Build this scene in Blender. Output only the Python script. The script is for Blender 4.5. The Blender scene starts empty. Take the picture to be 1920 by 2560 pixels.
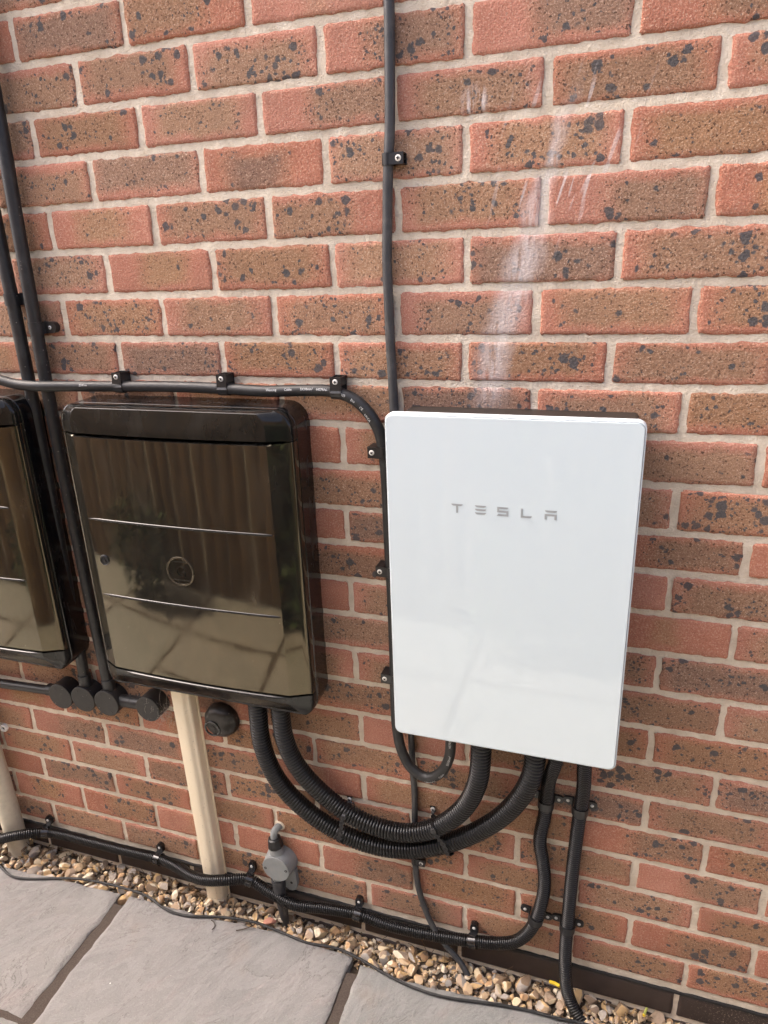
import bpy, bmesh, math, random
from mathutils import Vector, Matrix, noise
random.seed(7)
scene = bpy.context.scene
col = scene.collection

# ------------------------------------------------------------------ camera
CAM = Vector((1.0269, -1.1376, -0.4040)); YAW, PITCH, ROLL = -0.33143, -0.34143, -0.03629
cd = bpy.data.cameras.new('camera'); cam = bpy.data.objects.new('camera', cd); col.objects.link(cam)
f_ = Vector((math.sin(YAW)*math.cos(PITCH), math.cos(YAW)*math.cos(PITCH), math.sin(PITCH)))
r_ = Vector((math.cos(YAW), -math.sin(YAW), 0)); u_ = r_.cross(f_)
r2 = math.cos(ROLL)*r_ + math.sin(ROLL)*u_; u2 = -math.sin(ROLL)*r_ + math.cos(ROLL)*u_
M = Matrix((r2, u2, -f_)).transposed().to_4x4(); M.translation = CAM
cam.matrix_world = M
cd.sensor_fit = 'VERTICAL'; cd.sensor_height = 24; cd.lens = 24*1751.25/2560
cd.clip_start = 0.02; cd.clip_end = 500
scene.camera = cam

# ------------------------------------------------------------------ light
SUN_EL, SUN_AZ = 52, 278        # azimuth clockwise from +Y; the wall faces -Y and stands in its own shade
w = bpy.data.worlds.new('World'); scene.world = w; w.use_nodes = True
wn = w.node_tree.nodes; bg = wn['Background']
sky = wn.new('ShaderNodeTexSky'); sky.sky_type = 'NISHITA'; sky.sun_disc = False
sky.sun_elevation = math.radians(SUN_EL); sky.sun_rotation = math.radians(SUN_AZ)
sky.air_density = 0.35; sky.dust_density = 9.0; sky.ozone_density = 0.2
w.node_tree.links.new(sky.outputs[0], bg.inputs[0]); bg.inputs[1].default_value = 0.15
sl = bpy.data.lights.new('sun', 'SUN'); sl.energy = 4.2; sl.angle = math.radians(0.6); sl.color = (1.0, 0.91, 0.77)
so = bpy.data.objects.new('sun', sl); col.objects.link(so)
sd = Vector((math.sin(math.radians(SUN_AZ))*math.cos(math.radians(SUN_EL)), math.cos(math.radians(SUN_AZ))*math.cos(math.radians(SUN_EL)), math.sin(math.radians(SUN_EL))))
so.rotation_euler = sd.to_track_quat('Z', 'Y').to_euler(); so.location = sd*20
vs = scene.view_settings; vs.view_transform = 'Standard'; vs.look = 'None'; vs.gamma = 1; vs.use_curve_mapping = False
vs.exposure = 2.5
cy = scene.cycles; cy.use_adaptive_sampling = True; cy.adaptive_threshold = .025; cy.adaptive_min_samples = 32; cy.max_bounces = 5; cy.diffuse_bounces = 3; cy.glossy_bounces = 3; cy.transmission_bounces = 0; cy.volume_bounces = 0; cy.caustics_reflective = False; cy.caustics_refractive = False

# ------------------------------------------------------------------ material helpers
class NT:
    def __init__(s, name):
        s.m = bpy.data.materials.new(name); s.m.use_nodes = True; s.t = s.m.node_tree
        s.b = s.t.nodes['Principled BSDF']
    def n(s, typ, **k):
        x = s.t.nodes.new(typ)
        for a, v in k.items(): setattr(x, a, v)
        return x
    def put(s, sock, v):
        if isinstance(v, bpy.types.NodeSocket): s.t.links.new(v, sock)
        elif v is not None: sock.default_value = v
    def math(s, op, a, b=None, c=None, clamp=False):
        x = s.n('ShaderNodeMath', operation=op); x.use_clamp = clamp
        s.put(x.inputs[0], a); s.put(x.inputs[1], b); s.put(x.inputs[2], c); return x.outputs[0]
    def vm(s, op, a, b=None, scale=None):
        x = s.n('ShaderNodeVectorMath', operation=op); s.put(x.inputs[0], a)
        if b is not None: s.put(x.inputs[1], b)
        if scale is not None: s.put(x.inputs[3], scale)
        return x.outputs[0]
    def noise(s, vec, scale, detail=3, rough=0.55, col=False, dist=0):
        x = s.n('ShaderNodeTexNoise'); s.put(x.inputs['Vector'], vec); s.put(x.inputs['Scale'], scale)
        x.inputs['Detail'].default_value = detail; x.inputs['Roughness'].default_value = rough; x.inputs['Distortion'].default_value = dist
        return x.outputs[1 if col else 0]
    def vor(s, vec, scale, feature='F1', rnd=1.0):
        x = s.n('ShaderNodeTexVoronoi', feature=feature); s.put(x.inputs['Vector'], vec); s.put(x.inputs['Scale'], scale)
        x.inputs['Randomness'].default_value = rnd; return x
    def ss(s, v, a, b, lo=0.0, hi=1.0):       # smoothstep map
        x = s.n('ShaderNodeMapRange', interpolation_type='SMOOTHSTEP'); s.put(x.inputs[0], v); s.put(x.inputs[1], a); s.put(x.inputs[2], b)
        s.put(x.inputs[3], lo); s.put(x.inputs[4], hi); return x.outputs[0]
    def mix(s, f, a, b, blend='MIX'):
        x = s.n('ShaderNodeMix', data_type='RGBA', blend_type=blend); s.put(x.inputs[0], f)
        s.put(x.inputs[6], a if isinstance(a, bpy.types.NodeSocket) else (*a, 1)); s.put(x.inputs[7], b if isinstance(b, bpy.types.NodeSocket) else (*b, 1)); return x.outputs[2]
    def ramp(s, v, pts, interp='LINEAR'):
        x = s.n('ShaderNodeValToRGB'); x.color_ramp.interpolation = interp; e = x.color_ramp.elements
        while len(e) < len(pts): e.new(0.5)
        for i, (p, c) in enumerate(pts): e[i].position = p; e[i].color = (*c, 1) if len(c) == 3 else c
        s.put(x.inputs[0], v); return x.outputs[0]
    def attr(s, name, typ='GEOMETRY', out=2):
        x = s.n('ShaderNodeAttribute', attribute_name=name, attribute_type=typ); return x.outputs[out]
    def obj(s): return s.n('ShaderNodeTexCoord').outputs['Object']
    def pos(s): return s.n('ShaderNodeNewGeometry').outputs['Position']
    def bump(s, h, strength=0.5, dist=0.002, prev=None):
        x = s.n('ShaderNodeBump'); s.put(x.inputs['Height'], h); x.inputs['Strength'].default_value = strength; x.inputs['Distance'].default_value = dist
        if prev is not None: s.put(x.inputs['Normal'], prev)
        return x.outputs[0]
    def out(s, color, rough=0.8, normal=None, spec=0.3, metallic=0.0):
        s.put(s.b.inputs['Base Color'], color if isinstance(color, bpy.types.NodeSocket) else (*color, 1))
        s.put(s.b.inputs['Roughness'], rough); s.put(s.b.inputs['Metallic'], metallic)
        s.put(s.b.inputs['Specular IOR Level'], spec)
        if normal is not None: s.put(s.b.inputs['Normal'], normal)
        return s.m

def stain_mask(N, P):
    """lime streak running down the wall: its own wandering shape in wall coordinates"""
    sep = N.n('ShaderNodeSeparateXYZ'); N.put(sep.inputs[0], P)
    x, z = sep.outputs[0], sep.outputs[2]
    zt = N.math('DIVIDE', N.math('MULTIPLY_ADD', z, -1.0, -0.16), 0.50)   # 0 at the top of the streak, 1 at its foot
    cx = N.n('ShaderNodeFloatCurve'); c = cx.mapping.curves[0]
    pts = [(0.0, .945), (.15, .918), (.3, .898), (.42, .884), (.5, .872), (.65, .850), (.8, .831), (1, .824)]
    c.points[0].location = pts[0]; c.points[1].location = pts[-1]
    for p in pts[1:-1]: c.points.new(*p)
    cx.mapping.update(); N.put(cx.inputs['Value'], zt)
    wob = N.noise(P, 14, 2)
    dx = N.math('ABSOLUTE', N.math('SUBTRACT', N.math('MULTIPLY_ADD', wob, .05, x), N.math('ADD', cx.outputs[0], .025)))
    wid = N.ss(zt, .2, .55, .016, .040)
    core = N.math('SUBTRACT', 1.0, N.math('DIVIDE', dx, wid), clamp=True)
    st = N.vm('MULTIPLY', P, (1, 1, .16)); st2 = N.vm('ADD', st, N.vm('MULTIPLY', P, (0, 0, 0)))
    streak = N.noise(st2, 110, 3, .6)
    band = N.math('MULTIPLY', N.ss(zt, -.02, .25), N.ss(zt, 1.0, .86))
    main = N.math('MULTIPLY', N.math('MULTIPLY', N.ss(core, .0, 1.0), band), N.ss(streak, .15, .62))
    # thin scratchy side streaks, higher up to the right
    dx2 = N.math('ABSOLUTE', N.math('SUBTRACT', x, N.math('MULTIPLY_ADD', z, .22, .985)))
    b2 = N.math('MULTIPLY', N.ss(dx2, .13, .02), N.math('MULTIPLY', N.ss(z, -.42, -.3), N.ss(z, -.14, -.22)))
    rot = N.n('ShaderNodeVectorRotate', rotation_type='Y_AXIS'); N.put(rot.inputs['Vector'], P); rot.inputs['Angle'].default_value = -.28
    s2 = N.noise(N.vm('MULTIPLY', rot.outputs[0], (1, 1, .1)), 90, 2, .5)
    thin = N.math('MULTIPLY', N.math('MULTIPLY', b2, N.ss(s2, .60, .68)), .8)
    dd = N.vm('SUBTRACT', P, (.797, 0, -.190)); dl = N.n('ShaderNodeVectorMath', operation='LENGTH'); N.put(dl.inputs[0], dd)
    blot = N.math('MULTIPLY', N.ss(dl.outputs['Value'], .028, .006), N.ss(streak, .42, .6))
    return N.math('MAXIMUM', N.math('MULTIPLY', main, .85), N.math('MAXIMUM', thin, blot))

def make_brick_mat(stained=False):
    N = NT('brick_clay_limed' if stained else 'brick_clay')
    buv = N.attr('buv', out=1)
    oi = N.n('ShaderNodeObjectInfo').outputs['Random']; isl = N.n('ShaderNodeNewGeometry').outputs['Random Per Island']
    rnd = N.math('FRACT', N.math('ADD', oi, N.math('MULTIPLY', isl, 7.31)))
    off = N.n('ShaderNodeCombineXYZ'); N.put(off.inputs[0], N.math('MULTIPLY', rnd, 37.0)); N.put(off.inputs[1], N.math('MULTIPLY', rnd, 91.0)); N.put(off.inputs[2], N.math('MULTIPLY', rnd, 13.0))
    P = N.vm('ADD', buv, off.outputs[0])
    r2 = N.math('FRACT', N.math('MULTIPLY', rnd, 53.7)); r3 = N.math('FRACT', N.math('MULTIPLY', rnd, 117.3))
    sep = N.n('ShaderNodeSeparateXYZ'); N.put(sep.inputs[0], buv)
    warp = N.math('SUBTRACT', N.noise(P, 22, 3), .5); warp2 = N.math('SUBTRACT', N.noise(N.vm('ADD', P, (5, 0, 0)), 30, 3), .5)
    u = N.math('ADD', N.math('DIVIDE', sep.outputs[0], .1075), N.math('MULTIPLY', warp, .35))
    v = N.math('ADD', N.math('DIVIDE', sep.outputs[2], .0325), N.math('MULTIPLY', warp2, .9))
    pl, pr = N.attr('pl', 'OBJECT'), N.attr('pr', 'OBJECT'); dk, sp = N.attr('dk', 'OBJECT'), N.attr('sp', 'OBJECT')
    top = N.attr('pt', 'OBJECT')
    av = N.math('ABSOLUTE', N.math('ADD', v, top))
    def patch(soft, grow):
        a = N.ss(u, N.math('SUBTRACT', N.math('SUBTRACT', pl, soft), grow), N.math('SUBTRACT', N.math('ADD', pl, soft), grow))
        b = N.ss(u, N.math('ADD', N.math('ADD', pr, soft), grow), N.math('ADD', N.math('SUBTRACT', pr, soft), grow))
        c = N.ss(av, N.math('ADD', .98, N.math('MULTIPLY', grow, 1.2)), N.math('ADD', .5, N.math('MULTIPLY', grow, 1.2)))
        return N.math('MULTIPLY', N.math('MULTIPLY', a, b), c)
    inner = patch(.20, 0.0); halo = patch(.14, .16)
    mott = N.noise(P, 60, 4, .6)
    red = N.ramp(N.noise(P, 16, 3), [(.3, (.385, .152, .098)), (.55, (.44, .182, .122)), (.75, (.475, .215, .15))])
    red = N.mix(N.math('MULTIPLY', r2, .5), red, (.36, .17, .12))
    tan = N.mix(mott, (.295, .165, .088), (.405, .236, .130))
    brown = N.mix(dk, tan, N.mix(mott, (.165, .103, .076), (.255, .158, .116)))
    c = N.mix(N.math('MULTIPLY', halo, .55), red, N.mix(.5, tan, red))
    c = N.mix(N.math('MULTIPLY', inner, .92), c, brown)
    # sand facing: fine grains, pale and dark
    g = N.noise(P, 400, 3, .85)
    c = N.mix(N.ss(g, .52, .68, 0, .6), c, (.66, .50, .37))
    c = N.mix(N.ss(g, .47, .30, 0, .55), c, (.10, .05, .035))
    # fired specks: small brown ones, then big blue-black blots in clusters
    clus = N.noise(N.vm('ADD', P, (9, 3, 1)), 26, 2)
    Pd = N.vm('ADD', P, N.vm('SCALE', N.vm('SUBTRACT', N.noise(P, 240, 2, .6, col=True), (.5, .5, .5)), scale=.008))
    v1 = N.vor(Pd, 260); s1c = N.n('ShaderNodeSeparateColor'); N.put(s1c.inputs[0], v1.outputs['Color'])
    act = N.math('MULTIPLY', N.ss(halo, .15, .75), sp)
    t1 = N.math('MULTIPLY', N.math('MULTIPLY', N.ss(s1c.outputs[0], .52, 1.0), .46), N.ss(act, .02, .6))
    m1 = N.ss(N.math('SUBTRACT', v1.outputs['Distance'], t1), .06, -.05)
    m1 = N.math('MULTIPLY', m1, N.ss(t1, .02, .12))
    c = N.mix(N.math('MULTIPLY', m1, .85), c, (.085, .048, .034))
    Pe = N.vm('ADD', P, N.vm('SCALE', N.vm('SUBTRACT', N.noise(P, 120, 3, .6, col=True), (.5, .5, .5)), scale=.010))
    v2 = N.vor(Pe, 62); s2c = N.n('ShaderNodeSeparateColor'); N.put(s2c.inputs[0], v2.outputs['Color'])
    t2 = N.math('MULTIPLY', N.math('MULTIPLY', N.ss(s2c.outputs[0], .40, .95), .60), N.math('MULTIPLY', N.ss(clus, .34, .60), N.ss(act, .1, .75)))
    m2 = N.math('MULTIPLY', N.ss(N.math('SUBTRACT', v2.outputs['Distance'], t2), .08, -.09), N.ss(t2, .02, .12))
    v3 = N.vor(N.vm('ADD', Pe, (3, 1, 2)), 150); s3c = N.n('ShaderNodeSeparateColor'); N.put(s3c.inputs[0], v3.outputs['Color'])
    t3 = N.math('MULTIPLY', N.math('MULTIPLY', N.ss(s3c.outputs[1], .45, 1.0), .52), N.math('MULTIPLY', N.ss(clus, .36, .58), N.ss(act, .1, .7)))
    m3 = N.math('MULTIPLY', N.ss(N.math('SUBTRACT', v3.outputs['Distance'], t3), .09, -.10), N.ss(t3, .02, .12))
    blot = N.math('MAXIMUM', m2, m3)
    bc = N.mix(g, (.030, .036, .042), (.095, .105, .113))
    c = N.mix(N.math('MULTIPLY', blot, .88), c, bc)
    # brick-to-brick tone
    hs = N.n('ShaderNodeHueSaturation'); N.put(hs.inputs['Color'], c); N.put(hs.inputs['Value'], N.math('MULTIPLY_ADD', r3, .2, .92)); N.put(hs.inputs['Saturation'], N.math('MULTIPLY_ADD', r2, .12, .93))
    c = hs.outputs[0]
    W = N.pos()
    if stained: c = N.mix(N.math('MULTIPLY', stain_mask(N, W), .85), c, (.64, .58, .56))
    # grime towards the splash zone, patchy
    gr = N.math('MULTIPLY', N.ss(N.noise(W, 9, 4, .6), .5, .72), .22)
    c = N.mix(gr, c, (.22, .145, .10))
    h = N.noise(W, 210, 3, .72)
    return N.out(c, .9, N.bump(h, .9, .0036), .2)

def make_mortar_mat():
    N = NT('mortar'); P = N.pos()
    n1 = N.noise(P, 35, 4, .6); n2 = N.noise(P, 420, 4, .75); n3 = N.noise(P, 6, 3)
    c = N.mix(N.ss(n1, .3, .7), (.70, .605, .475), (.84, .75, .61))
    c = N.mix(N.ss(n3, .5, .72, 0, .45), c, (.48, .41, .33))
    c = N.mix(N.ss(n2, .56, .7, 0, .5), c, (.80, .71, .62)); c = N.mix(N.ss(n2, .42, .3, 0, .45), c, (.30, .24, .19))
    c = N.mix(N.math('MULTIPLY', stain_mask(N, P), .7), c, (.80, .76, .73))
    h = N.noise(P, 190, 4, .75)
    return N.out(c, .95, N.bump(h, 1.0, .0065), .15)

def make_plain(name, color, rough=.5, spec=.5, var=.15, scale=60, bump=.0, bscale=300, dust=0.0, metallic=0, dustcol=(.30, .26, .21), specks=0.0):
    N = NT(name); P = N.pos()
    n = N.noise(P, scale, 4, .6)
    dark = tuple(c*(1-var) for c in color); lite = tuple(min(1, c*(1+var)) for c in color)
    c = N.mix(n, dark, lite)
    rg = rough
    if dust:
        d = N.math('MULTIPLY', N.ss(N.noise(P, 45, 5, .7), .45, .75), dust)
        c = N.mix(d, c, dustcol); rg = N.math('MULTIPLY_ADD', d, .5, rough, clamp=True)
    if specks:
        sp = N.vor(P, 170); sc = N.n('ShaderNodeSeparateColor'); N.put(sc.inputs[0], sp.outputs['Color'])
        c = N.mix(N.math('MULTIPLY', N.math('MULTIPLY', N.ss(sp.outputs['Distance'], .2, .1), N.ss(sc.outputs[0], .88, .90)), specks), c, (.42, .38, .33))
    nm = N.bump(N.noise(P, bscale, 3), bump, .001) if bump else None
    return N.out(c, rg, nm, spec, metallic)

def make_gloss_black():
    N = NT('gloss_black_plastic'); P = N.pos()
    sm = N.noise(N.vm('MULTIPLY', P, (1, 1, .3)), 26, 4, .6); fine = N.noise(P, 400, 2)
    c = N.mix(N.ss(sm, .45, .8), (.013, .0125, .011), (.030, .027, .022))
    # dust specks and long hairline scratches
    sp = N.vor(P, 110); sc = N.n('ShaderNodeSeparateColor'); N.put(sc.inputs[0], sp.outputs['Color'])
    speck = N.math('MULTIPLY', N.ss(sp.outputs['Distance'], .055, .03), N.ss(sc.outputs[0], .90, .93))
    c = N.mix(N.math('MULTIPLY', speck, .6), c, (.4, .38, .34))
    rough = N.math('ADD', N.ss(sm, .4, .85, .035, .12), N.math('MULTIPLY', fine, .02))
    wv = N.noise(P, 7, 1)
    m = N.out(c, rough, N.bump(wv, .05, .01), .7)
    N.b.inputs['IOR'].default_value = 1.6
    N.b.inputs['Specular Tint'].default_value = (1, .84, .56, 1)
    return m

def make_gloss_trim():
    N = NT('gloss_black_trim'); P = N.pos()
    sm = N.noise(N.vm('MULTIPLY', P, (1, 1, .3)), 26, 4, .6)
    c = N.mix(N.ss(sm, .45, .8), (.009, .009, .0085), (.020, .019, .017))
    m = N.out(c, N.ss(sm, .4, .8, .07, .2), None, .32); return m

def make_gloss_side():
    N = NT('gloss_black_casing'); P = N.pos()
    sm = N.noise(N.vm('MULTIPLY', P, (1, 1, .3)), 22, 5, .65)
    c = N.mix(N.ss(sm, .45, .8), (.005, .005, .006), (.013, .012, .011))
    m = N.out(c, N.ss(sm, .35, .8, .12, .4), None, .5); return m

def make_white():
    N = NT('white_glass'); P = N.pos()
    c = N.mix(N.noise(P, 3, 2), (.565, .655, .69), (.58, .665, .70))
    m = N.out(c, .05, None, .55)
    return m

def make_slab(name, base, alt):  # riven sandstone: broad tint drifts, flaky contour lines, grit
    N = NT(name); oi = N.n('ShaderNodeObjectInfo').outputs['Random']
    off = N.n('ShaderNodeCombineXYZ'); N.put(off.inputs[0], N.math('MULTIPLY', oi, 31.)); N.put(off.inputs[1], N.math('MULTIPLY', oi, 17.))
    P = N.vm('ADD', N.pos(), off.outputs[0])
    rot = N.n('ShaderNodeVectorRotate', rotation_type='Z_AXIS'); N.put(rot.inputs['Vector'], P); rot.inputs['Angle'].default_value = .6
    Pl = N.vm('MULTIPLY', rot.outputs[0], (1, .35, 1))
    big = N.noise(Pl, 5, 5, .6, dist=.6); mid = N.noise(Pl, 22, 5, .65, dist=.4); fine = N.noise(P, 330, 4, .78)
    c = N.mix(N.ss(big, .35, .68), base, alt)
    c = N.mix(N.ss(mid, .52, .75, 0, .5), c, (.235, .20, .188))
    c = N.mix(N.ss(mid, .42, .28, 0, .45), c, (.14, .135, .13))
    rust = N.math('MULTIPLY', N.ss(N.noise(N.vm('ADD', P, (4, 4, 0)), 7, 4), .60, .78), .4)
    c = N.mix(rust, c, (.225, .18, .145))
    c = N.mix(N.ss(fine, .56, .70, 0, .4), c, (.42, .39, .365)); c = N.mix(N.ss(fine, .44, .3, 0, .5), c, (.085, .08, .077))
    v = N.vor(P, 42); vc = N.n('ShaderNodeSeparateColor'); N.put(vc.inputs[0], v.outputs['Color'])
    ct = N.noise(N.vm('ADD', Pl, (2, 7, 0)), 9, 7, .66, dist=1.2)
    line = N.ss(N.math('ABSOLUTE', N.math('SUBTRACT', N.math('FRACT', N.math('MULTIPLY', ct, 7.)), .5)), .045, .01)
    line = N.math('MULTIPLY', line, N.ss(N.noise(P, 9, 3), .42, .60))
    c = N.mix(N.math('MULTIPLY', line, .75), c, (.095, .085, .08))
    c = N.mix(N.ss(N.math('FRACT', N.math('MULTIPLY', ct, 7.)), .55, .62, 0, .22), c, (.275, .268, .258))
    white = N.math('MULTIPLY', N.ss(v.outputs['Distance'], .10, .05), N.ss(vc.outputs[0], .955, .965))
    c = N.mix(white, c, (.7, .68, .64))
    h = N.math('ADD', N.math('MULTIPLY', N.noise(Pl, 34, 7, .72, dist=1.4), 2.2), N.math('MULTIPLY', fine, .5))
    st = N.math('MULTIPLY', N.math('FLOOR', N.math('MULTIPLY', ct, 7.)), .45)
    h = N.math('ADD', h, st)
    return N.out(c, .8, N.bump(h, .65, .0045), .3)

def make_pebble():
    N = NT('flint_pebble')
    oi = N.n('ShaderNodeObjectInfo').outputs['Random']; isl = N.n('ShaderNodeNewGeometry').outputs['Random Per Island']
    rnd = N.math('FRACT', N.math('ADD', N.math('MULTIPLY', oi, 13.7), N.math('MULTIPLY', isl, 3.3)))
    c = N.ramp(rnd, [(0, (.24, .16, .10)), (.12, (.42, .30, .18)), (.26, (.50, .33, .15)), (.38, (.30, .22, .16)), (.5, (.60, .49, .32)), (.6, (.36, .31, .26)), (.70, (.44, .26, .13)), (.8, (.36, .33, .30)), (.88, (.68, .60, .45)), (.95, (.24, .23, .22))], 'CONSTANT')
    P = N.vm('ADD', N.obj(), N.vm('SCALE', (1., 2., 3.), scale=N.math('MULTIPLY', rnd, 9.)))
    n = N.noise(P, 90, 4, .6); f = N.noise(P, 600, 2)
    c = N.mix(N.ss(n, .42, .72, 0, .6), c, (.47, .36, .22)); c = N.mix(N.ss(n, .42, .25, 0, .6), c, (.13, .09, .06))
    c = N.mix(N.ss(f, .55, .7, 0, .25), c, (.7, .62, .5))
    return N.out(c, .62, N.bump(N.math('ADD', n, N.math('MULTIPLY', f, .3)), .5, .002), .35)

def make_engineering():
    N = NT('engineering_brick'); P = N.pos()
    n = N.noise(P, 30, 4, .6); f = N.noise(P, 500, 3)
    c = N.mix(n, (.030, .022, .020), (.068, .05, .044))
    sep = N.n('ShaderNodeSeparateXYZ'); N.put(sep.inputs[0], P)
    dep = N.math('MULTIPLY', N.ss(sep.outputs[0], 1.22, 1.36), N.ss(N.noise(P, 230, 4, .75), .56, .66))
    dep2 = N.math('MULTIPLY', N.ss(N.noise(P, 9, 3), .58, .75), N.ss(N.noise(P, 160, 4, .7), .56, .7, 0, .5))
    c = N.mix(N.math('MAXIMUM', dep, dep2), c, (.42, .36, .27))
    return N.out(c, .5, N.bump(f, .3, .001), .4)

def make_pipe_beige():
    N = NT('beige_plastic'); P = N.pos()
    n = N.noise(N.vm('MULTIPLY', P, (1, 1, .25)), 40, 4, .6)
    c = N.mix(n, (.78, .675, .49), (.85, .75, .57))
    d = N.math('MULTIPLY', N.ss(N.noise(P, 60, 6, .75), .58, .72), N.ss(N.noise(P, 11, 3), .42, .66))
    c = N.mix(N.math('MULTIPLY', d, .7), c, (.20, .145, .08))
    sp = N.vor(P, 210); sc = N.n('ShaderNodeSeparateColor'); N.put(sc.inputs[0], sp.outputs['Color'])
    c = N.mix(N.math('MULTIPLY', N.math('MULTIPLY', N.ss(sp.outputs['Distance'], .22, .1), N.ss(sc.outputs[0], .94, .96)), .85), c, (.08, .05, .03))
    return N.out(c, .42, None, .4)

MAT = dict(
    brick=make_brick_mat(), limed=make_brick_mat(True), mortar=make_mortar_mat(), eng=make_engineering(),
    gloss=make_gloss_black(), gloss2=make_gloss_trim(), casing=make_gloss_side(), white=make_white(),
    rim=make_plain('white_rim', (.62, .69, .72), .35, .4, .03),
    body=make_plain('dark_brown_steel', (.028, .022, .018), .55, .4, .2, 30),
    letter=make_plain('grey_print', (.30, .325, .335), .3, .5, .04),
    cable=make_plain('black_rubber_cable', (.013, .0135, .014), .48, .45, .25, 90, .15, 500, .16, dustcol=(.09, .09, .085)),
    greycable=make_plain('weathered_cable', (.040, .041, .043), .48, .5, .25, 70, .1, 400, .35, dustcol=(.14, .135, .125)),
    conduit=make_plain('black_pvc_conduit', (.015, .0155, .017), .42, .45, .25, 60, .0, 300, .28, dustcol=(.08, .075, .07), specks=.6),
    dustlid=make_plain('dusty_black_lid', (.017, .0165, .016), .5, .45, .3, 70, .0, 300, .5, dustcol=(.085, .078, .07), specks=.7),
    corr=make_plain('black_corrugated', (.0075, .0075, .008), .33, .4, .2, 50, .0, 300, .08, dustcol=(.05, .046, .042)),
    clip=make_plain('black_nylon', (.011, .011, .012), .38, .5, .2),
    clipgloss=make_plain('black_gloss_clip', (.012, .012, .013), .16, .6, .2),
    screw=make_plain('zinc_screw', (.58, .58, .56), .4, .5, .1, 200, metallic=.15),
    screwpale=make_plain('pale_screw', (.74, .72, .66), .45, .5, .06, 200),
    recess=make_plain('screw_recess', (.03, .03, .03), .6, .2, .1),
    print=make_plain('white_print', (.62, .63, .62), .6, .3, .1),
    grey=make_plain('grey_junction_plastic', (.22, .235, .235), .55, .4, .12, 60, .15, 300, .3, dustcol=(.36, .34, .30)),
    beige=make_pipe_beige(),
    cream=make_plain('cream_round_pipe', (.64, .59, .46), .5, .4, .12, 40, .0, 300, .25, dustcol=(.30, .25, .17)),
    capblack=make_plain('dusty_black_cap', (.014, .012, .011), .42, .45, .25, 60, .2, 120, .35, dustcol=(.10, .085, .07), specks=.5),
    slabA=make_slab('riven_slab_lilac', (.205, .197, .187), (.172, .169, .163)),
    slabB=make_slab('riven_slab_grey', (.180, .177, .171), (.210, .201, .192)),
    slabC=make_slab('riven_slab_green', (.165, .170, .163), (.192, .192, .183)),
    joint=make_plain('dark_joint_grit', (.058, .046, .038), .95, .2, .75, 420, 1.0, 380),
    soil=make_plain('dark_soil', (.075, .058, .042), .95, .2, .5, 160, .6, 200),
    dpc=make_plain('bitumen_strip', (.018, .018, .019), .6, .4, .3, 80),
    pebble=make_pebble(),
    yellow=make_plain('yellow_sleeve', (.70, .50, .03), .4, .4, .1), copper=make_plain('copper_core', (.55, .24, .12), .4, .5, .1, metallic=.8),
    green=make_plain('green_sleeve', (.34, .36, .09), .4, .4, .1),
    web=make_plain('cobweb_silk', (.42, .39, .34), .8, .2, .1),
    twig=make_plain('dry_twig', (.05, .036, .026), .9, .2, .3),
    plug=make_plain('white_nylon_plug', (.78, .76, .72), .5, .4, .05),
    ground=make_plain('outer_ground', (.16, .15, .13), .95, .2, .3, 2),
    wood=make_plain('fence_timber', (.23, .155, .09), .85, .2, .45, 7, .3, 60),
    leaf=make_plain('shrub_leaf', (.045, .075, .025), .55, .4, .5, 30), stem=make_plain('shrub_stem', (.10, .075, .05), .9, .2, .2),
)

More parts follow.
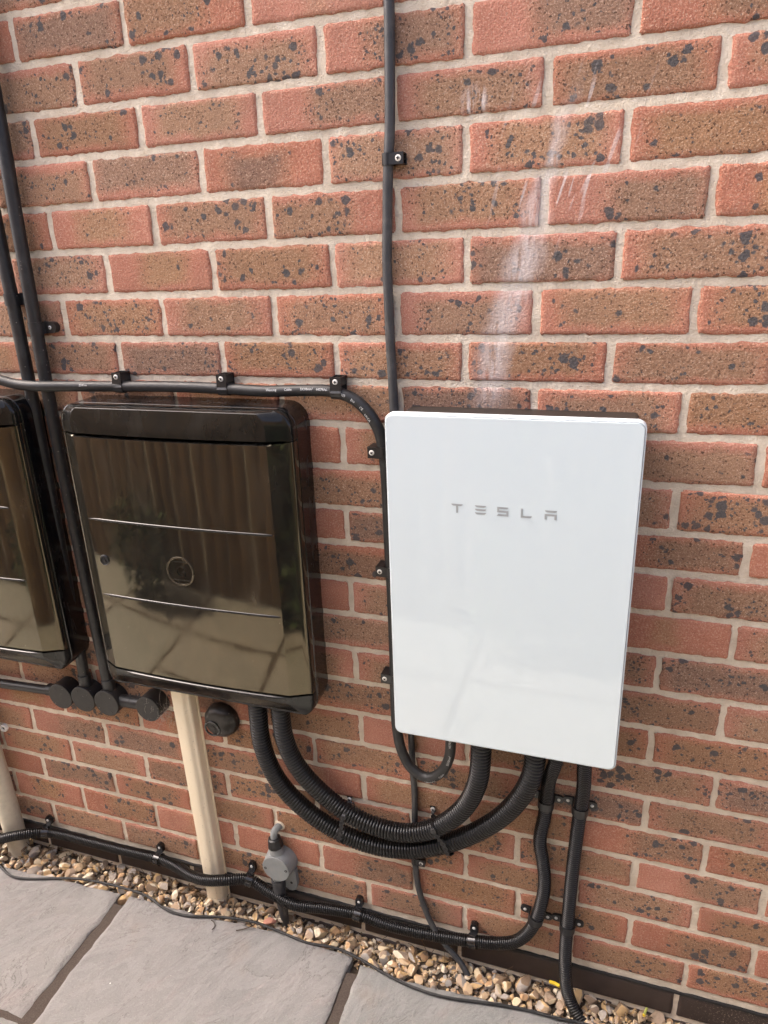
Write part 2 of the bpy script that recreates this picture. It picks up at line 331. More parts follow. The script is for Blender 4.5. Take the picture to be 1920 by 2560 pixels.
# ------------------------------------------------------------------ mesh helpers
class MB:
    def __init__(s): s.v = []; s.f = []
    def add(s, vs, fs):
        b = len(s.v); s.v += [tuple(x) for x in vs]; s.f += [tuple(b+i for i in f) for f in fs]; return s
    def box(s, x0, x1, y0, y1, z0, z1, bev=0.0):
        if bev <= 0:
            return s.add([(x0,y0,z0),(x1,y0,z0),(x1,y1,z0),(x0,y1,z0),(x0,y0,z1),(x1,y0,z1),(x1,y1,z1),(x0,y1,z1)],
                         [(3,2,1,0),(4,5,6,7),(0,1,5,4),(1,2,6,5),(2,3,7,6),(3,0,4,7)])
        bm = bmesh.new(); bmesh.ops.create_cube(bm, size=1)
        for v in bm.verts: v.co = Vector(((x0+x1)/2+v.co.x*(x1-x0), (y0+y1)/2+v.co.y*(y1-y0), (z0+z1)/2+v.co.z*(z1-z0)))
        bmesh.ops.bevel(bm, geom=bm.edges[:]+bm.verts[:], offset=bev, segments=2, affect='EDGES', profile=.5)
        bm.verts.index_update(); s.add([v.co[:] for v in bm.verts], [[v.index for v in f.verts] for f in bm.faces]); bm.free(); return s
    def rings(s, rings, cap0=True, cap1=True, closed=True):
        b = len(s.v); n = len(rings[0])
        for r in rings: s.v += [tuple(p) for p in r]
        for i in range(len(rings)-1):
            for j in range(n if closed else n-1):
                k = (j+1) % n
                s.f.append((b+i*n+j, b+i*n+k, b+(i+1)*n+k, b+(i+1)*n+j))
        if cap0: s.f.append(tuple(b+j for j in reversed(range(n))))
        if cap1: s.f.append(tuple(b+(len(rings)-1)*n+j for j in range(n)))
        return s
    def prism(s, poly, o, ex, ey, ez, depth):
        """polygon (a,b) in the plane ex,ey at o, extruded by depth along ez"""
        o, ex, ey, ez = map(Vector, (o, ex, ey, ez))
        a = [o+ex*p[0]+ey*p[1] for p in poly]; n = len(a); b0 = len(s.v)
        s.v += [tuple(p) for p in a]+[tuple(p+ez*depth) for p in a]
        s.f.append(tuple(b0+i for i in reversed(range(n)))); s.f.append(tuple(b0+n+i for i in range(n)))
        for i in range(n): s.f.append((b0+i, b0+(i+1) % n, b0+n+(i+1) % n, b0+n+i))
        return s
    def lathe(s, prof, o, axis, seg=24, cap=True, up=None):
        """prof: (distance along axis, radius)"""
        o = Vector(o); a = Vector(axis).normalized(); e1 = a.orthogonal().normalized(); e2 = a.cross(e1)
        R = [[o+a*d+(e1*math.cos(2*math.pi*i/seg)+e2*math.sin(2*math.pi*i/seg))*max(r, 1e-5) for i in range(seg)] for d, r in prof]
        return s.rings(R, cap, cap)
    def mesh(s, name, smooth=True, angle=35):
        me = bpy.data.meshes.new(name); me.from_pydata(s.v, [], s.f); me.update()
        bm = bmesh.new(); bm.from_mesh(me); bmesh.ops.recalc_face_normals(bm, faces=bm.faces); bm.to_mesh(me); bm.free()
        if smooth:
            for p in me.polygons: p.use_smooth = True
            me.set_sharp_from_angle(angle=math.radians(angle))
        return me
    def build(s, name, mat, parent=None, smooth=True, angle=35):
        return link(name, s.mesh(name, smooth, angle), mat, parent)

def link(name, me, mat, parent=None):
    if mat is not None and not me.materials: me.materials.append(MAT[mat] if isinstance(mat, str) else mat)
    o = bpy.data.objects.new(name, me); col.objects.link(o)
    if parent is not None:
        o.parent = parent; o.matrix_parent_inverse = Matrix.Translation(parent.location).inverted()
    return o
def thing(name, loc, label, cat, group=None):
    o = bpy.data.objects.new(name, None); o.empty_display_size = .02; o.location = loc; col.objects.link(o)
    return tag(o, label, cat, group)
def tag(o, label, cat, group=None):
    o['label'] = label; o['category'] = cat
    if group: o['group'] = group
    return o
def struct(o): o['kind'] = 'structure'; return o

def catmull(pts, step):
    P = [Vector(p) for p in pts]; P = [P[0]*2-P[1]] + P + [P[-1]*2-P[-2]]
    dense = []
    for i in range(1, len(P)-2):
        p0, p1, p2, p3 = P[i-1:i+3]
        t0 = 0; t1 = t0+(p1-p0).length**.5; t2 = t1+(p2-p1).length**.5; t3 = t2+(p3-p2).length**.5
        for k in range(24):
            t = t1+(t2-t1)*k/24
            a1 = p0*((t1-t)/(t1-t0))+p1*((t-t0)/(t1-t0)); a2 = p1*((t2-t)/(t2-t1))+p2*((t-t1)/(t2-t1)); a3 = p2*((t3-t)/(t3-t2))+p3*((t-t2)/(t3-t2))
            b1 = a1*((t2-t)/(t2-t0))+a2*((t-t0)/(t2-t0)); b2 = a2*((t3-t)/(t3-t1))+a3*((t-t1)/(t3-t1))
            dense.append(b1*((t2-t)/(t2-t1))+b2*((t-t1)/(t2-t1)))
    dense.append(P[-2])
    for _ in range(10):                       # relax the hand-set points into an even sweep
        dense = [dense[0]]+[(dense[i-1]+dense[i]*2+dense[i+1])/4 for i in range(1, len(dense)-1)]+[dense[-1]]
    out = [dense[0]]; L = [0]
    for a, b in zip(dense, dense[1:]): L.append(L[-1]+(b-a).length)
    n = max(2, int(round(L[-1]/step))); j = 0; res = []
    for i in range(n+1):
        s = L[-1]*i/n
        while j < len(L)-2 and L[j+1] < s: j += 1
        d = L[j+1]-L[j]; res.append(dense[j].lerp(dense[j+1], 0 if d == 0 else (s-L[j])/d))
    return res, L[-1]
def frames(C):
    T = [(C[min(i+1, len(C)-1)]-C[max(i-1, 0)]).normalized() for i in range(len(C))]
    n = T[0].orthogonal().normalized(); out = []
    for t in T:
        n = (n-t*n.dot(t)).normalized(); out.append((t, n, t.cross(n)))
    return out
def tube(mb, pts, r, step=.006, seg=14, cap=True):
    C, L = catmull(pts, step); F = frames(C)
    mb.rings([[c+(n*math.cos(2*math.pi*k/seg)+b*math.sin(2*math.pi*k/seg))*(r if not callable(r) else r(i/(len(C)-1))) for k in range(seg)] for i, (c, (t, n, b)) in enumerate(zip(C, F))], cap, cap)
    return C
def corrugated(mb, pts, r, pitch, depth, seg=22):
    C, L = catmull(pts, pitch/5); n5 = (len(C)//5)*5+1; C = C[:n5]; F = frames(C)
    prof = [r-depth, r-depth*.08, r, r, r-depth*.08]
    mb.rings([[c+(n*math.cos(2*math.pi*k/seg)+b*math.sin(2*math.pi*k/seg))*prof[i % 5] for k in range(seg)] for i, (c, (t, n, b)) in enumerate(zip(C, F))])
    return C
def screw(parent, o, axis, r=.0045, mat='screw', cross=True):
    a = Vector(axis).normalized(); o = Vector(o)
    mb = MB(); mb.lathe([(-.002, r*.9), (.0004, r), (.0012, r*.9), (.0018, r*.55), (.0019, 0)], o, a, 16)
    h = mb.build('screw', mat, parent)
    if cross:
        e1 = a.orthogonal().normalized(); e1 = (Matrix.Rotation(random.random()*3, 3, a) @ e1); e2 = a.cross(e1)
        m2 = MB()
        for p, q in ((e1, e2), (e2, e1)):
            L, W = r*.55, r*.17
            m2.prism([(-L, -W), (L, -W), (L, W), (-L, W)], o+a*.0012, p, q, a, .0011+(.00005 if p is e2 else 0))
        m2.build('screw_slot', 'recess', h, smooth=False)
    return h

# ------------------------------------------------------------------ the wall
OFF = [-0.0062, 0.1114, 0.0002, 0.1097, 0.0019, 0.1114, -0.0043, 0.1088, -0.0034, 0.1108, -0.0017, 0.1112, 0.0035, 0.1103, -0.0001, 0.112, 0.0033, 0.1174, 0.0061, 0.1164, -0.0012, 0.1158, 0.0021, 0.1148]
DZ = [0.0145, 0.0124, 0.0145, 0.0113, 0.0092, 0.0049, 0.0016, 0.0036, 0.0031, -0.0004, -0.0049, -0.0001, -0.0006, -0.0015, -0.0033, -0.0047, -0.0052, -0.0075, -0.0071, -0.0077, -0.0079, -0.0047, -0.0096, -0.0097]
def zbed(r): return -.075*(r+1)+(DZ[r] if 0 <= r < 24 else (.0145 if r < 0 else -.010))
def xoff(r): return OFF[r] if 0 <= r < 24 else (.1125 if r % 2 else 0.)
KIND = {'n': (-.72, .72, .3, .58), 'w': (-.92, .92, .4, .62), 'd': (-.97, .97, .9, .85), 'l': (-.92, .25, .5, .7), 'R': (-.2, .92, .6, .75),
        'r': (-.35, .4, .15, .5), 'p': (-.05, .05, .0, .15), 's': (-.78, .78, .45, .95), 'D': (-.93, .93, .7, 1.0), 'm': (-.6, .3, .95, .4)}
ROWS = {0: (-1, 'pDlprn'), 1: (-1, 'wssRRR'), 2: (-1, 'wsnRnsn'), 3: (-1, 'wDmwnnn'), 4: (-1, 'nrslnRr'), 5: (-1, 'nrsnDsw'), 6: (-1, 'wnnsnnsn'),
        7: (-1, 'wDnwnwn'), 8: (2, 'wdsw'), 9: (1, 'pnnwr'), 10: (2, 'wnws'), 11: (1, 'pdnRp'), 12: (2, 'dnps'), 13: (1, 'pnnpn'), 14: (2, 'wnsd'),
        15: (1, 'nnnwn'), 16: (2, 'Dnwn'), 17: (1, 'wpnsd'), 18: (0, 'rwnndsn'), 19: (-3, 'nRDwpnwRn'), 20: (-2, 'nnDwwnwRn'), 21: (-3, 'pwnnwnnsnn'),
        22: (-3, 'drRppRnnRr'), 23: (-3, 'wwwnwnnnnn')}
def kind_of(r, j):
    if r in ROWS:
        a, s = ROWS[r]
        if 0 <= j-a < len(s): return s[j-a]
    return random.choice('nnnnwwsslRRrpdDm')

def brick_mesh(seed, lx=.215, lz=.065, nx=34, nz=8, depth=.03, rough=1.0):
    rnd = Vector((seed*7.7, seed*3.1, seed*1.3))
    us = [-1, -.975, -.93]+[-.86+1.72*i/(nx-6) for i in range(nx-5)]+[.93, .975, 1]
    vs_ = [-1, -.93, -.80]+[-.55+1.1*i/3 for i in range(4)]+[.80, .93, 1]
    V, F = [], []; W = len(us); H = len(vs_)
    for v in vs_:
        for u in us:
            x, z = u*lx/2, v*lz/2
            e = max(0, 1-min((1-abs(u))*lx/2, (1-abs(v))*lz/2)/.0035)
            nb = noise.noise(Vector((x*55, 0, z*55))+rnd); nf = noise.noise(Vector((x*170, 3, z*170))+rnd)
            dx = dz = 0
            if e > .5:
                k = rough*(.0022*noise.noise(Vector((x*45, 9, z*45))+rnd)+.0022*noise.noise(Vector((x*190, 5, z*190))+rnd))
                if abs(u) > .999: dx = k
                if abs(v) > .999: dz = k
            cr = .0032 if (abs(u) > .999 and abs(v) > .999) else 0
            V.append((x+dx-math.copysign(cr, u), -.0006*nb*rough-.0004*nf*rough+.0022*e*e, z+dz-math.copysign(cr, v)))
    for i in range(H-1):
        for j in range(W-1): F.append((i*W+j, i*W+j+1, (i+1)*W+j+1, (i+1)*W+j))
    bd = [j for j in range(W)]+[i*W+W-1 for i in range(1, H)]+[(H-1)*W+j for j in range(W-2, -1, -1)]+[i*W for i in range(H-2, 0, -1)]
    b = len(V)
    for k in bd: V.append((V[k][0], depth, V[k][2]))
    n = len(bd)
    for k in range(n): F.append((bd[k], b+k, b+(k+1) % n, bd[(k+1) % n]))
    me = bpy.data.meshes.new('brick'); me.from_pydata(V, [], F); me.update()
    bm = bmesh.new(); bm.from_mesh(me); bmesh.ops.recalc_face_normals(bm, faces=bm.faces); bm.to_mesh(me); bm.free()
    for p in me.polygons: p.use_smooth = True
    me.set_sharp_from_angle(angle=math.radians(50))
    at = me.attributes.new('buv', 'FLOAT_VECTOR', 'POINT')
    for i, v in enumerate(me.vertices): at.data[i].vector = v.co
    return me
wall = thing('brick_wall', (.3, 0, -1.9), 'red and brown speckled brick house wall with pale mortar joints', 'wall')
BM = [brick_mesh(i) for i in range(14)]
for m in BM: m.materials.append(MAT['brick'])
BE = [brick_mesh(50+i, nx=12, rough=.35) for i in range(4)]
for m in BE: m.materials.append(MAT['eng'])
XV0, XV1 = -.95, 1.62
far = MB(); faruv = []
for r in range(-40, 24):
    zt, zb = zbed(r-1)-.0058, zbed(r)+.0058
    for j in range(-36, 18):
        x0, x1 = .225*j+xoff(r)+.0056, .225*(j+1)+xoff(r)-.0056
        x0 += random.uniform(-.0012, .0012); x1 += random.uniform(-.0012, .0012)
        xc, zc = (x0+x1)/2, (zt+zb)/2
        vis = -2 <= r and XV0 < xc < XV1 and not (xc < -.1-.02*r and r < 4 and xc < -.25) and not (r <= 6 and xc < -.3) and not (r < 13 and xc < -.4)
        if vis:
            me = random.choice(BM); o = link('brick', me, None, wall)
            o.matrix_parent_inverse = Matrix.Translation(wall.location).inverted()
            fl = random.choice((0, math.pi))
            o.location = (xc, random.uniform(-.0012, .0008), zc); o.scale = ((x1-x0)/.215, 1, (zt-zb)/.065); o.rotation_euler = (random.uniform(-.006, .006), random.uniform(-.004, .004), random.uniform(-.004, .004))
            if .66 < xc < 1.2 and zc > -.75:
                o.material_slots[0].link = 'OBJECT'; o.material_slots[0].material = MAT['limed']
            k = KIND[kind_of(r, j)]
            o['pl'] = k[0]+random.uniform(-.1, .1); o['pr'] = k[1]+random.uniform(-.1, .1); o['dk'] = min(1, max(0, k[2]+random.uniform(-.15, .15))); o['sp'] = min(1., max(0, k[3]+random.uniform(-.15, .15))); o['pt'] = random.uniform(-.25, .25)
        else:
            b = len(far.v); far.box(x0, x1, 0, .03, zb, zt)
            faruv += [(p[0]-xc, p[1], p[2]-zc) for p in far.v[b:]]
fm = far.mesh('outer_brickwork', smooth=False)
at = fm.attributes.new('buv', 'FLOAT_VECTOR', 'POINT')
for i, c in enumerate(faruv): at.data[i].vector = c
fo = link('outer_brickwork', fm, 'brick', wall); fo['kind'] = 'stuff'
fo['pl'], fo['pr'], fo['dk'], fo['sp'], fo['pt'] = -.75, .75, .4, .5, 0.
# dark engineering course at the foot, and one more below ground
EX = [-.837, -.608, -.379, -.145, .082, .314, .546, .777, 1.003, 1.229, 1.455, 1.68]
for i in range(len(EX)-1):
    for zt, zb, dx in ((-1.829, -1.891, 0), (-1.903, -1.966, .11)):
        x0, x1 = EX[i]+.0045+dx, EX[i+1]-.0045+dx
        o = link('dark_brick', random.choice(BE), None, wall); o.location = ((x0+x1)/2, random.uniform(-.001, .001), (zt+zb)/2); o.scale = ((x1-x0)/.215, 1, (zt-zb)/.065)
# mortar: an undulating sheet a few millimetres behind the brick faces
mb = MB(); nx, nz = 300, 190; X0, X1, Z0, Z1 = -1.0, 1.7, -2.0, .25
for i in range(nz+1):
    for j in range(nx+1):
        x, z = X0+(X1-X0)*j/nx, Z0+(Z1-Z0)*i/nz
        mb.v.append((x, .0026+.0014*noise.noise(Vector((x*40, 0, z*40)))+.0011*noise.noise(Vector((x*120, 4, z*120))), z))
for i in range(nz):
    for j in range(nx): mb.f.append((i*(nx+1)+j, i*(nx+1)+j+1, (i+1)*(nx+1)+j+1, (i+1)*(nx+1)+j))
mb.box(-8.2, X0, .0035, .25, -2.0, 3.1); mb.box(X1, 4.2, .0035, .25, -2.0, 3.1); mb.box(X0, X1, .0035, .25, Z1, 3.1); mb.box(X0, X1, .05, .25, -2.0, Z1)
mb.build('mortar', 'mortar', wall)
mb = MB(); n = 160
R = []
for i in range(n+1):
    x = -1+2.7*i/n; k = .0015*noise.noise(Vector((x*30, 2, 0))); y = -.0022+.0012*noise.noise(Vector((x*22, 7, 1)))
    R.append([(x, .02, -1.8268+k), (x, y, -1.8268+k), (x, y, -1.8215+k), (x, .02, -1.8215+k)])
mb.rings(R).build('damp_proof_strip', 'dpc', wall)

# ------------------------------------------------------------------ ground, paving, gravel
struct(MB().box(-60, 60, -60, 60, -2.3, -1.99).build('ground', 'ground', smooth=False))
pav = struct(MB().box(-8, 4, -1.95, -.113, -1.96, -1.8842).build('patio', 'joint', smooth=False))
GE = -1.88
def edge_y(x):
    pts = [(-3, -.105), (-.42, -.104), (-.17, -.089), (-.06, -.087), (-.05, -.085), (.11, -.082), (.24, -.077), (.36, -.069), (.55, -.076), (.56, -.088), (.68, -.096), (.83, -.086), (1.0, -.078), (4, -.078)]
    for (a, ya), (b, yb) in zip(pts, pts[1:]):
        if a <= x <= b: return ya+(yb-ya)*(x-a)/(b-a)
    return -.08
def slab(x0, x1, y0, y1, mat, seed, res, gravel_edge=False):
    nx, ny = max(2, int((x1-x0)/res)), max(2, int((y1-y0)/res)); mb = MB(); sv = Vector((seed*5.3, seed*2.1, 0))
    def ed(t, k): return .0045*noise.noise(Vector((t*9, k, seed)))+.0030*noise.noise(Vector((t*32, k, seed)))+.0014*noise.noise(Vector((t*90, k, seed)))
    for i in range(ny+1):
        for j in range(nx+1):
            a, b = j/nx, i/ny; x = x0+(x1-x0)*a; y = y0+(y1-y0)*b
            yt = edge_y(x) if gravel_edge else y1
            y = y0+(yt-y0)*b
            x += (ed(y, 1)*(1-a)**6+ed(y, 2)*a**6); y += ed(x, 3)*(1-b)**6+ed(x, 4)*b**6
            q = Vector((x*1.0+y*.5, y*.45-x*.3, 0))
            t = noise.noise(q*6+sv)+.5*noise.noise(q*14+sv); terr = math.floor(t*3.2)/3.2
            z = GE+.0016*t+.0016*terr+.0006*noise.noise(Vector((x*60, y*60, seed)))
            em = min(a*(x1-x0), (1-a)*(x1-x0), b*(y1-y0), (1-b)*(y1-y0))
            z -= .0035*max(0, 1-em/.008)**2
            mb.v.append((x, y, z))
    W = nx+1
    for i in range(ny):
        for j in range(nx): mb.f.append((i*W+j, i*W+j+1, (i+1)*W+j+1, (i+1)*W+j))
    bd = list(range(W))+[i*W+nx for i in range(1, ny+1)]+[ny*W+j for j in range(nx-1, -1, -1)]+[i*W for i in range(ny-1, 0, -1)]
    k0 = len(mb.v); n = len(bd)
    for q in bd: mb.v.append((mb.v[q][0], mb.v[q][1], GE-.03))
    for k in range(n): mb.f.append((bd[k], bd[(k+1) % n], k0+(k+1) % n, k0+k))
    return mb.build('slab', mat, pav, angle=60)
slab(-.69, -.074, -.407, -.09, 'slabA', 1, .007, True)
slab(-.69, -.076, -1.0, -.421, 'slabC', 2, .01)
slab(-.047, .547, -.68, -.08, 'slabB', 3, .006, True)
slab(.572, 1.17, -.68, -.08, 'slabC', 4, .007, True)
slab(1.195, 1.80, -.40, -.08, 'slabA', 5, .012, True)
slab(-1.31, -.715, -.68, -.1, 'slabB', 6, .02, True)
sx = [-4.3, -3.7, -3.1, -2.4, -1.92, -1.31, -.70, -.06, .56, 1.18, 1.80, 2.4, 3.0]
for i, (a, b) in enumerate(zip(sx, sx[1:])):
    slab(a+.012, b-.012, -1.32, -1.02 if b <= 0 and a > -.71 else -.705, ('slabA', 'slabB', 'slabC')[i % 3], 10+i, .03)
    slab(a+.012, b-.012, -1.93, -1.345, ('slabB', 'slabC', 'slabA')[i % 3], 30+i, .03)
for i, (a, b) in enumerate(((-4.3, -3.7), (-3.7, -3.1), (-3.1, -2.4), (-2.4, -1.92), (-1.92, -1.325))): slab(a+.012, b-.012, -.68, -.1, 'slabB', 50+i, .03, True)
for i, (a, b) in enumerate(((1.815, 2.4), (2.4, 3.0))): slab(a+.012, b-.012, -.68, -.1, 'slabC', 63+i, .03, True)
slab(1.195, 1.80, -.68, -.42, 'slabB', 56, .03)

mb = MB(); nx = 200                                # soil and grit under the stones
for i in range(9):
    for j in range(nx+1):
        x = -2+5*j/nx; y = -.13+.135*i/8
        mb.v.append((x, y, -1.905+.006*noise.noise(Vector((x*12, y*12, 0)))-.004*max(0, 1+y/.05)))
for i in range(8):
    for j in range(nx): mb.f.append((i*(nx+1)+j, i*(nx+1)+j+1, (i+1)*(nx+1)+j+1, (i+1)*(nx+1)+j))
bed = struct(mb.build('gravel_strip', 'soil'))
def pebble_mesh(seed, sub=2):
    rg = random.Random(seed); bm = bmesh.new(); bmesh.ops.create_icosphere(bm, subdivisions=sub, radius=1)
    sc = Vector((rg.uniform(.85, 1.35), rg.uniform(.7, 1.0), rg.uniform(.55, .85)))
    cuts = [(Vector((rg.gauss(0, 1), rg.gauss(0, 1), rg.gauss(0, 1))).normalized(), rg.uniform(.45, .8)) for _ in range(rg.choice((5, 7, 9, 11)))]
    for v in bm.verts:
        p = v.co.copy()
        for nn, d in cuts:
            e = p.dot(nn)-d
            if e > 0: p -= nn*e*.97
        p *= 1+.10*noise.noise(p*1.7+Vector((seed*3., 0, 0)))
        v.co = Vector((p.x*sc.x, p.y*sc.y, p.z*sc.z))
    me = bpy.data.meshes.new('pebble'); bm.to_mesh(me); bm.free()
    for p in me.polygons: p.use_smooth = True
    me.set_sharp_from_angle(angle=math.radians(24)); me.materials.append(MAT['pebble']); return me
PM = [pebble_mesh(100+i) for i in range(22)]
rg = random.Random(5); placed = []; tries = 0
while len(placed) < 300 and tries < 40000:
    tries += 1
    x = rg.uniform(-.62, 1.42); r = rg.choice((.009, .011, .0125, .014, .016, .018, .0205))*rg.uniform(.9, 1.1)
    y = rg.uniform(edge_y(x)-.001, -.006)
    if all((x-a)**2+(y-b)**2 > (.62*(r+c))**2 for a, b, c in placed): placed.append((x, y, r))
for x, y, r in placed:
    o = link('pebble', rg.choice(PM), None, bed); o.location = (x, y, -1.8945-.010*max(0, 1+y/.045)+rg.uniform(-.003, .003)+r*.22); o.scale = (r, r, r)
    o.rotation_euler = (rg.uniform(-.5, .5), rg.uniform(-.5, .5), rg.uniform(0, 6.28))
mb = MB(); low = []
for s in range(10):
    me = pebble_mesh(300+s, 1); low.append(([v.co.copy() for v in me.vertices], [tuple(p.vertices) for p in me.polygons])); bpy.data.meshes.remove(me)
def drop(x, y, z, r):
    V, F = rg.choice(low); Rm = Matrix.Rotation(rg.uniform(0, 6.28), 3, 'Z') @ Matrix.Rotation(rg.uniform(-1, 1), 3, 'X')
    mb.add([Vector((x, y, z))+(Rm @ v)*r for v in V], F)
for _ in range(2600):
    x = rg.uniform(-.7, 1.5); y = rg.uniform(edge_y(x)-.002, -.002); drop(x, y, -1.9025-.008*max(0, 1+y/.045)+rg.uniform(-.002, .005), rg.uniform(.004, .0095))
for _ in range(1300):
    x = rg.choice((rg.uniform(-2, -.6), rg.uniform(1.4, 3))); y = rg.uniform(-.10, -.004); drop(x, y, -1.897+rg.uniform(-.003, .006), rg.uniform(.006, .013))
lo = mb.build('small_gravel', 'pebble', bed, angle=38); lo['kind'] = 'stuff'

# ------------------------------------------------------------------ what the glossy doors mirror: the fence and shrub across the passage
fen = thing('timber_fence', (0, -1.72, -1.88), 'brown vertical board fence across the passage, mirrored in the black doors', 'fence')
bme = MB().box(-.049, .049, -.008, .008, 0, 1.72, .003).mesh('board'); bme.materials.append(MAT['wood'])
for i in range(130):
    o = link('board', bme, None, fen); o.location = (-7.5+i*.1005, -1.73+.009*(i % 2), -1.87+random.uniform(-.006, .006)); o.scale = (random.uniform(.9, .98), 1, 1)
for i in range(8): MB().box(-7.25+i*1.68, -7.15+i*1.68, -1.85, -1.745, -1.95, -.05, .005).build('post', 'wood', fen)
sh = thing('shrub', (-1.15, -1.55, -1.88), 'small dark leafy shrub at the foot of the fence, mirrored in the black door', 'shrub')
mb = MB(); rs = random.Random(3)
for k in range(1500):
    d = Vector((rs.gauss(0, 1), rs.gauss(0, 1), rs.gauss(0, 1))).normalized()*rs.uniform(.35, 1)**.5
    p = Vector((-1.15, -1.52, -1.62))+Vector((d.x*.27, d.y*.17, d.z*.27))*(1+.3*noise.noise(d*3))
    a = Vector((rs.gauss(0, 1), rs.gauss(0, 1), rs.gauss(0, 1))).normalized(); b = a.orthogonal().normalized(); L = rs.uniform(.016, .03)
    q = len(mb.v); mb.v += [tuple(p-a*L), tuple(p+b*L*.45), tuple(p+a*L), tuple(p-b*L*.45)]; mb.f.append((q, q+1, q+2, q+3))
mb.build('foliage', 'leaf', sh, smooth=False)
mb = MB()
for k in range(5): tube(mb, [(-1.15, -1.53, -1.88), (-1.15+.03*(k-2), -1.53, -1.75), (-1.15+.08*(k-2), -1.52+.04*rs.uniform(-1, 1), -1.58)], .006, .03, 6)
mb.build('stem', 'stem', sh)

hg = thing('added_hedge', (1.2, -1.58, -1.88), 'added dark foliage mass out of view across the passage, darkening the reflection at the right of the black door', 'added_hedge')  # unseen foliage, added so the right chamfer and white panel reflect something dark
mb = MB()
for k in range(7000):
    x = rs.uniform(.55, 2.1); z = rs.uniform(-1.86, -.25); e = noise.noise(Vector((x*4, z*4, 2)))
    p = Vector((x+.05*e, -1.45-.22*rs.random()**1.5+.05*e-.06*abs(noise.noise(Vector((x*9, z*9, 5)))), z))
    if z > -.5+.25*noise.noise(Vector((x*5, 0, 9))): continue
    a = Vector((rs.gauss(0, 1), rs.gauss(0, 1), rs.gauss(0, 1))).normalized(); b = a.orthogonal().normalized(); L = rs.uniform(.016, .034)
    q = len(mb.v); mb.v += [tuple(p-a*L), tuple(p+b*L*.45), tuple(p+a*L), tuple(p-b*L*.45)]; mb.f.append((q, q+1, q+2, q+3))
mb.build('foliage', 'leaf', hg, smooth=False)
for k in range(5):
    mb = MB(); x = .7+.3*k; tube(mb, [(x, -1.60, -1.9), (x+.02, -1.60, -1.4), (x, -1.61, -.7)], .012, .05, 7); mb.build('trunk', 'stem', hg)

# ------------------------------------------------------------------ rounded-box helper and the black meter boxes
def rrect(xc, zc, hw, hh, R, y, n=6):
    P = []
    for cx, cz, a0 in ((1, 1, 0), (-1, 1, 90), (-1, -1, 180), (1, -1, 270)):
        for k in range(n+1):
            a = math.radians(a0+90*k/n); P.append(Vector((xc+cx*(hw-R)+R*math.cos(a), y, zc+cz*(hh-R)+R*math.sin(a))))
    return P
BX, HWB, ZT, ZB = .2570, .2450, -.634, -1.250          # front outline of the box near the white cabinet
US = [-1, -.998, -.993, -.986, -.978, -.97, -.95, -.90, -.86, -.834, -.83, -.82, -.75, -.6, -.45, -.3, -.15, 0]
US = US+[-u for u in US[-2::-1]]
def hx(u, bulge=.007):
    a = abs(u)
    if a > .97: return -.012*(1-math.sqrt(max(0, 1-((a-.97)/.03)**2)))
    if a > .83: return .017*(.97-a)/.14
    return .017+bulge*(1-(a/.83)**2)
def halfw(z):
    R = .034; t = min(ZT-z, z-ZB); t = max(t, 0)
    return HWB-(R-math.sqrt(max(0, R*R-(R-t)**2))) if t < R else HWB
def front_piece(name, zs, hz, mat, parent, dx, dz, y0=-.080, back=-.062, bulge=.007, inset=0):
    mb = MB(); W = len(US)
    for z in zs:
        hw = halfw(z)-inset
        for u in US:
            mb.v.append((BX+dx+u*hw, y0-min(hx(u, bulge), hz(z)), z+dz))
    for i in range(len(zs)-1):
        for j in range(W-1): mb.f.append((i*W+j, i*W+j+1, (i+1)*W+j+1, (i+1)*W+j))
    H = len(zs); bd = list(range(W))+[i*W+W-1 for i in range(1, H)]+[(H-1)*W+j for j in range(W-2, -1, -1)]+[i*W for i in range(H-2, 0, -1)]
    k0 = len(mb.v); n = len(bd)
    for q in bd: mb.v.append((mb.v[q][0], back, mb.v[q][2]))
    for k in range(n): mb.f.append((bd[k], bd[(k+1) % n], k0+(k+1) % n, k0+k))
    return mb.build(name, mat, parent, angle=22)
